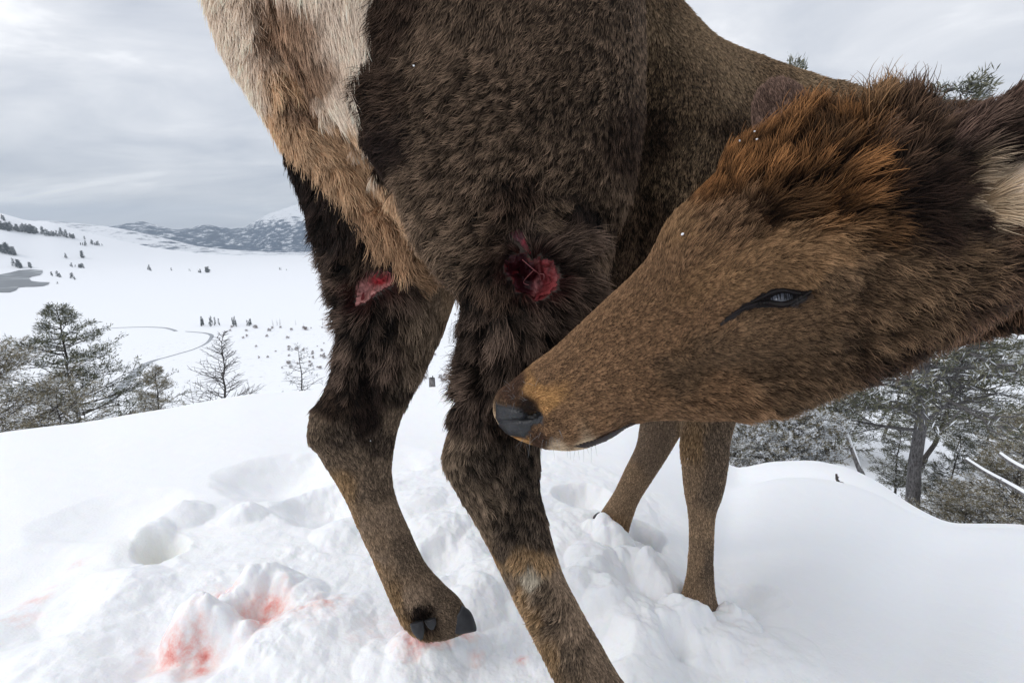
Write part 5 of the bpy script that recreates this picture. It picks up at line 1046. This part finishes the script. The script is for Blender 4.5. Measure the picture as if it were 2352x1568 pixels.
for ci_, (x0, y0, x1, y1, n, h) in enumerate(CL):
    wh = CLN[ci_]
    for _ in range(n):
        t_ = rt.random(); px, py = zq(x0 + (x1 - x0) * t_, y0 + (y1 - y0) * (t_ * .7 + .3 * rt.random()))
        far_tree(px, py, h * .39 * rt.uniform(.8, 1.9), rt.choice(far_t), 10, 'far_pine', 'tiny far conifer ' + wh, 'far conifers ' + wh, sx=rt.uniform(.7, 1.1))
for i in range(34):
    x0 = rt.choice([rt.uniform(1185, 1200), rt.uniform(1230, 1290), rt.uniform(1350, 1420), rt.uniform(1450, 1500), rt.uniform(1600, 1650), rt.uniform(1700, 1900)])
    px, py = zq(x0, 735 + rt.uniform(-4, 12)); dk = x0 < 1500
    far_tree(px, py, rt.uniform(7, 17), rt.choice(far_t if dk else scr_t), 10 if dk else 8, 'far_pine' if dk else 'bare_tree', ('small dark conifer in the left half of the row at the plain edge' if dk else 'small bare tree in the right half of the row at the plain edge'), 'row of small trees at the plain edge, ' + ('left half' if dk else 'right half'), sx=.5 if dk else 1)
shb = tree_mesh(60, 1.2, .03, .0, .6, 26, (7, .9, .07), up=.5, prof='dome', m=leafmat('shrub_twigs', (.10, .07, .06), (.30, .23, .20), .12), lod=2, twigs=4)
for i in range(50):
    px, py = zq(*rt.choice([(rt.uniform(1420, 1930), rt.uniform(800, 1000)), (rt.uniform(1300, 1900), rt.uniform(752, 775)), (rt.uniform(1650, 1930), rt.uniform(860, 990))]))
    far_tree(px, py, rt.uniform(2, 5), shb, 1.2, 'sagebrush', 'low brown sagebrush on the snowy flat left of the hind leg', 'sagebrush scattered on the snow', 'shrub', sx=rt.uniform(.8, 1.4))
for i in range(10):
    px, py = rt.uniform(965, 1060), rt.uniform(690, 880)
    far_tree(px, py, rt.uniform(2.5, 5), shb, 1.2, 'sagebrush', 'low brown sagebrush seen between the hind legs', 'sagebrush between the hind legs', 'shrub')
for px, py in [(965, 874), (975, 870), (1012, 868), (1022, 866), (1016, 875)]:
    far_tree(px, py, 6, shb, 1.2, 'sagebrush', 'low brown sagebrush behind the grey stump', 'sagebrush behind the stump', 'shrub', sx=1.3)
for i in range(14):
    px, py = rt.uniform(1030, 1062), rt.uniform(770, 790)
    far_tree(px, py, rt.uniform(20, 42), rt.choice(scr_t), 8, 'bare_tree', 'small leafless tree seen between the hind legs', 'leafless trees between the hind legs')

# ------------------------------------------------------------------ haze
hz = bpy.data.materials.new('haze'); hz.use_nodes = True; nt = hz.node_tree; nt.nodes.clear()
o_ = nt.nodes.new('ShaderNodeOutputMaterial'); pv = nt.nodes.new('ShaderNodeVolumePrincipled'); pv.inputs['Density'].default_value = 6.5e-5; pv.inputs['Color'].default_value = (.74, .86, 1, 1)
nt.links.new(pv.outputs[0], o_.inputs['Volume'])
import bmesh
bm = bmesh.new(); bmesh.ops.create_cube(bm, size=1)
for v in bm.verts: v.co = ((v.co.x) * 36000, (v.co.y) * 36000, -170 if v.co.z < 0 else 1350)
me = bpy.data.meshes.new('haze'); bm.to_mesh(me); bm.free(); me.materials.append(hz)
if not globals().get('NOHAZE'): tag(link('haze', me), 'thin grey-blue air between the camera and the mountains', 'haze', kind='stuff')
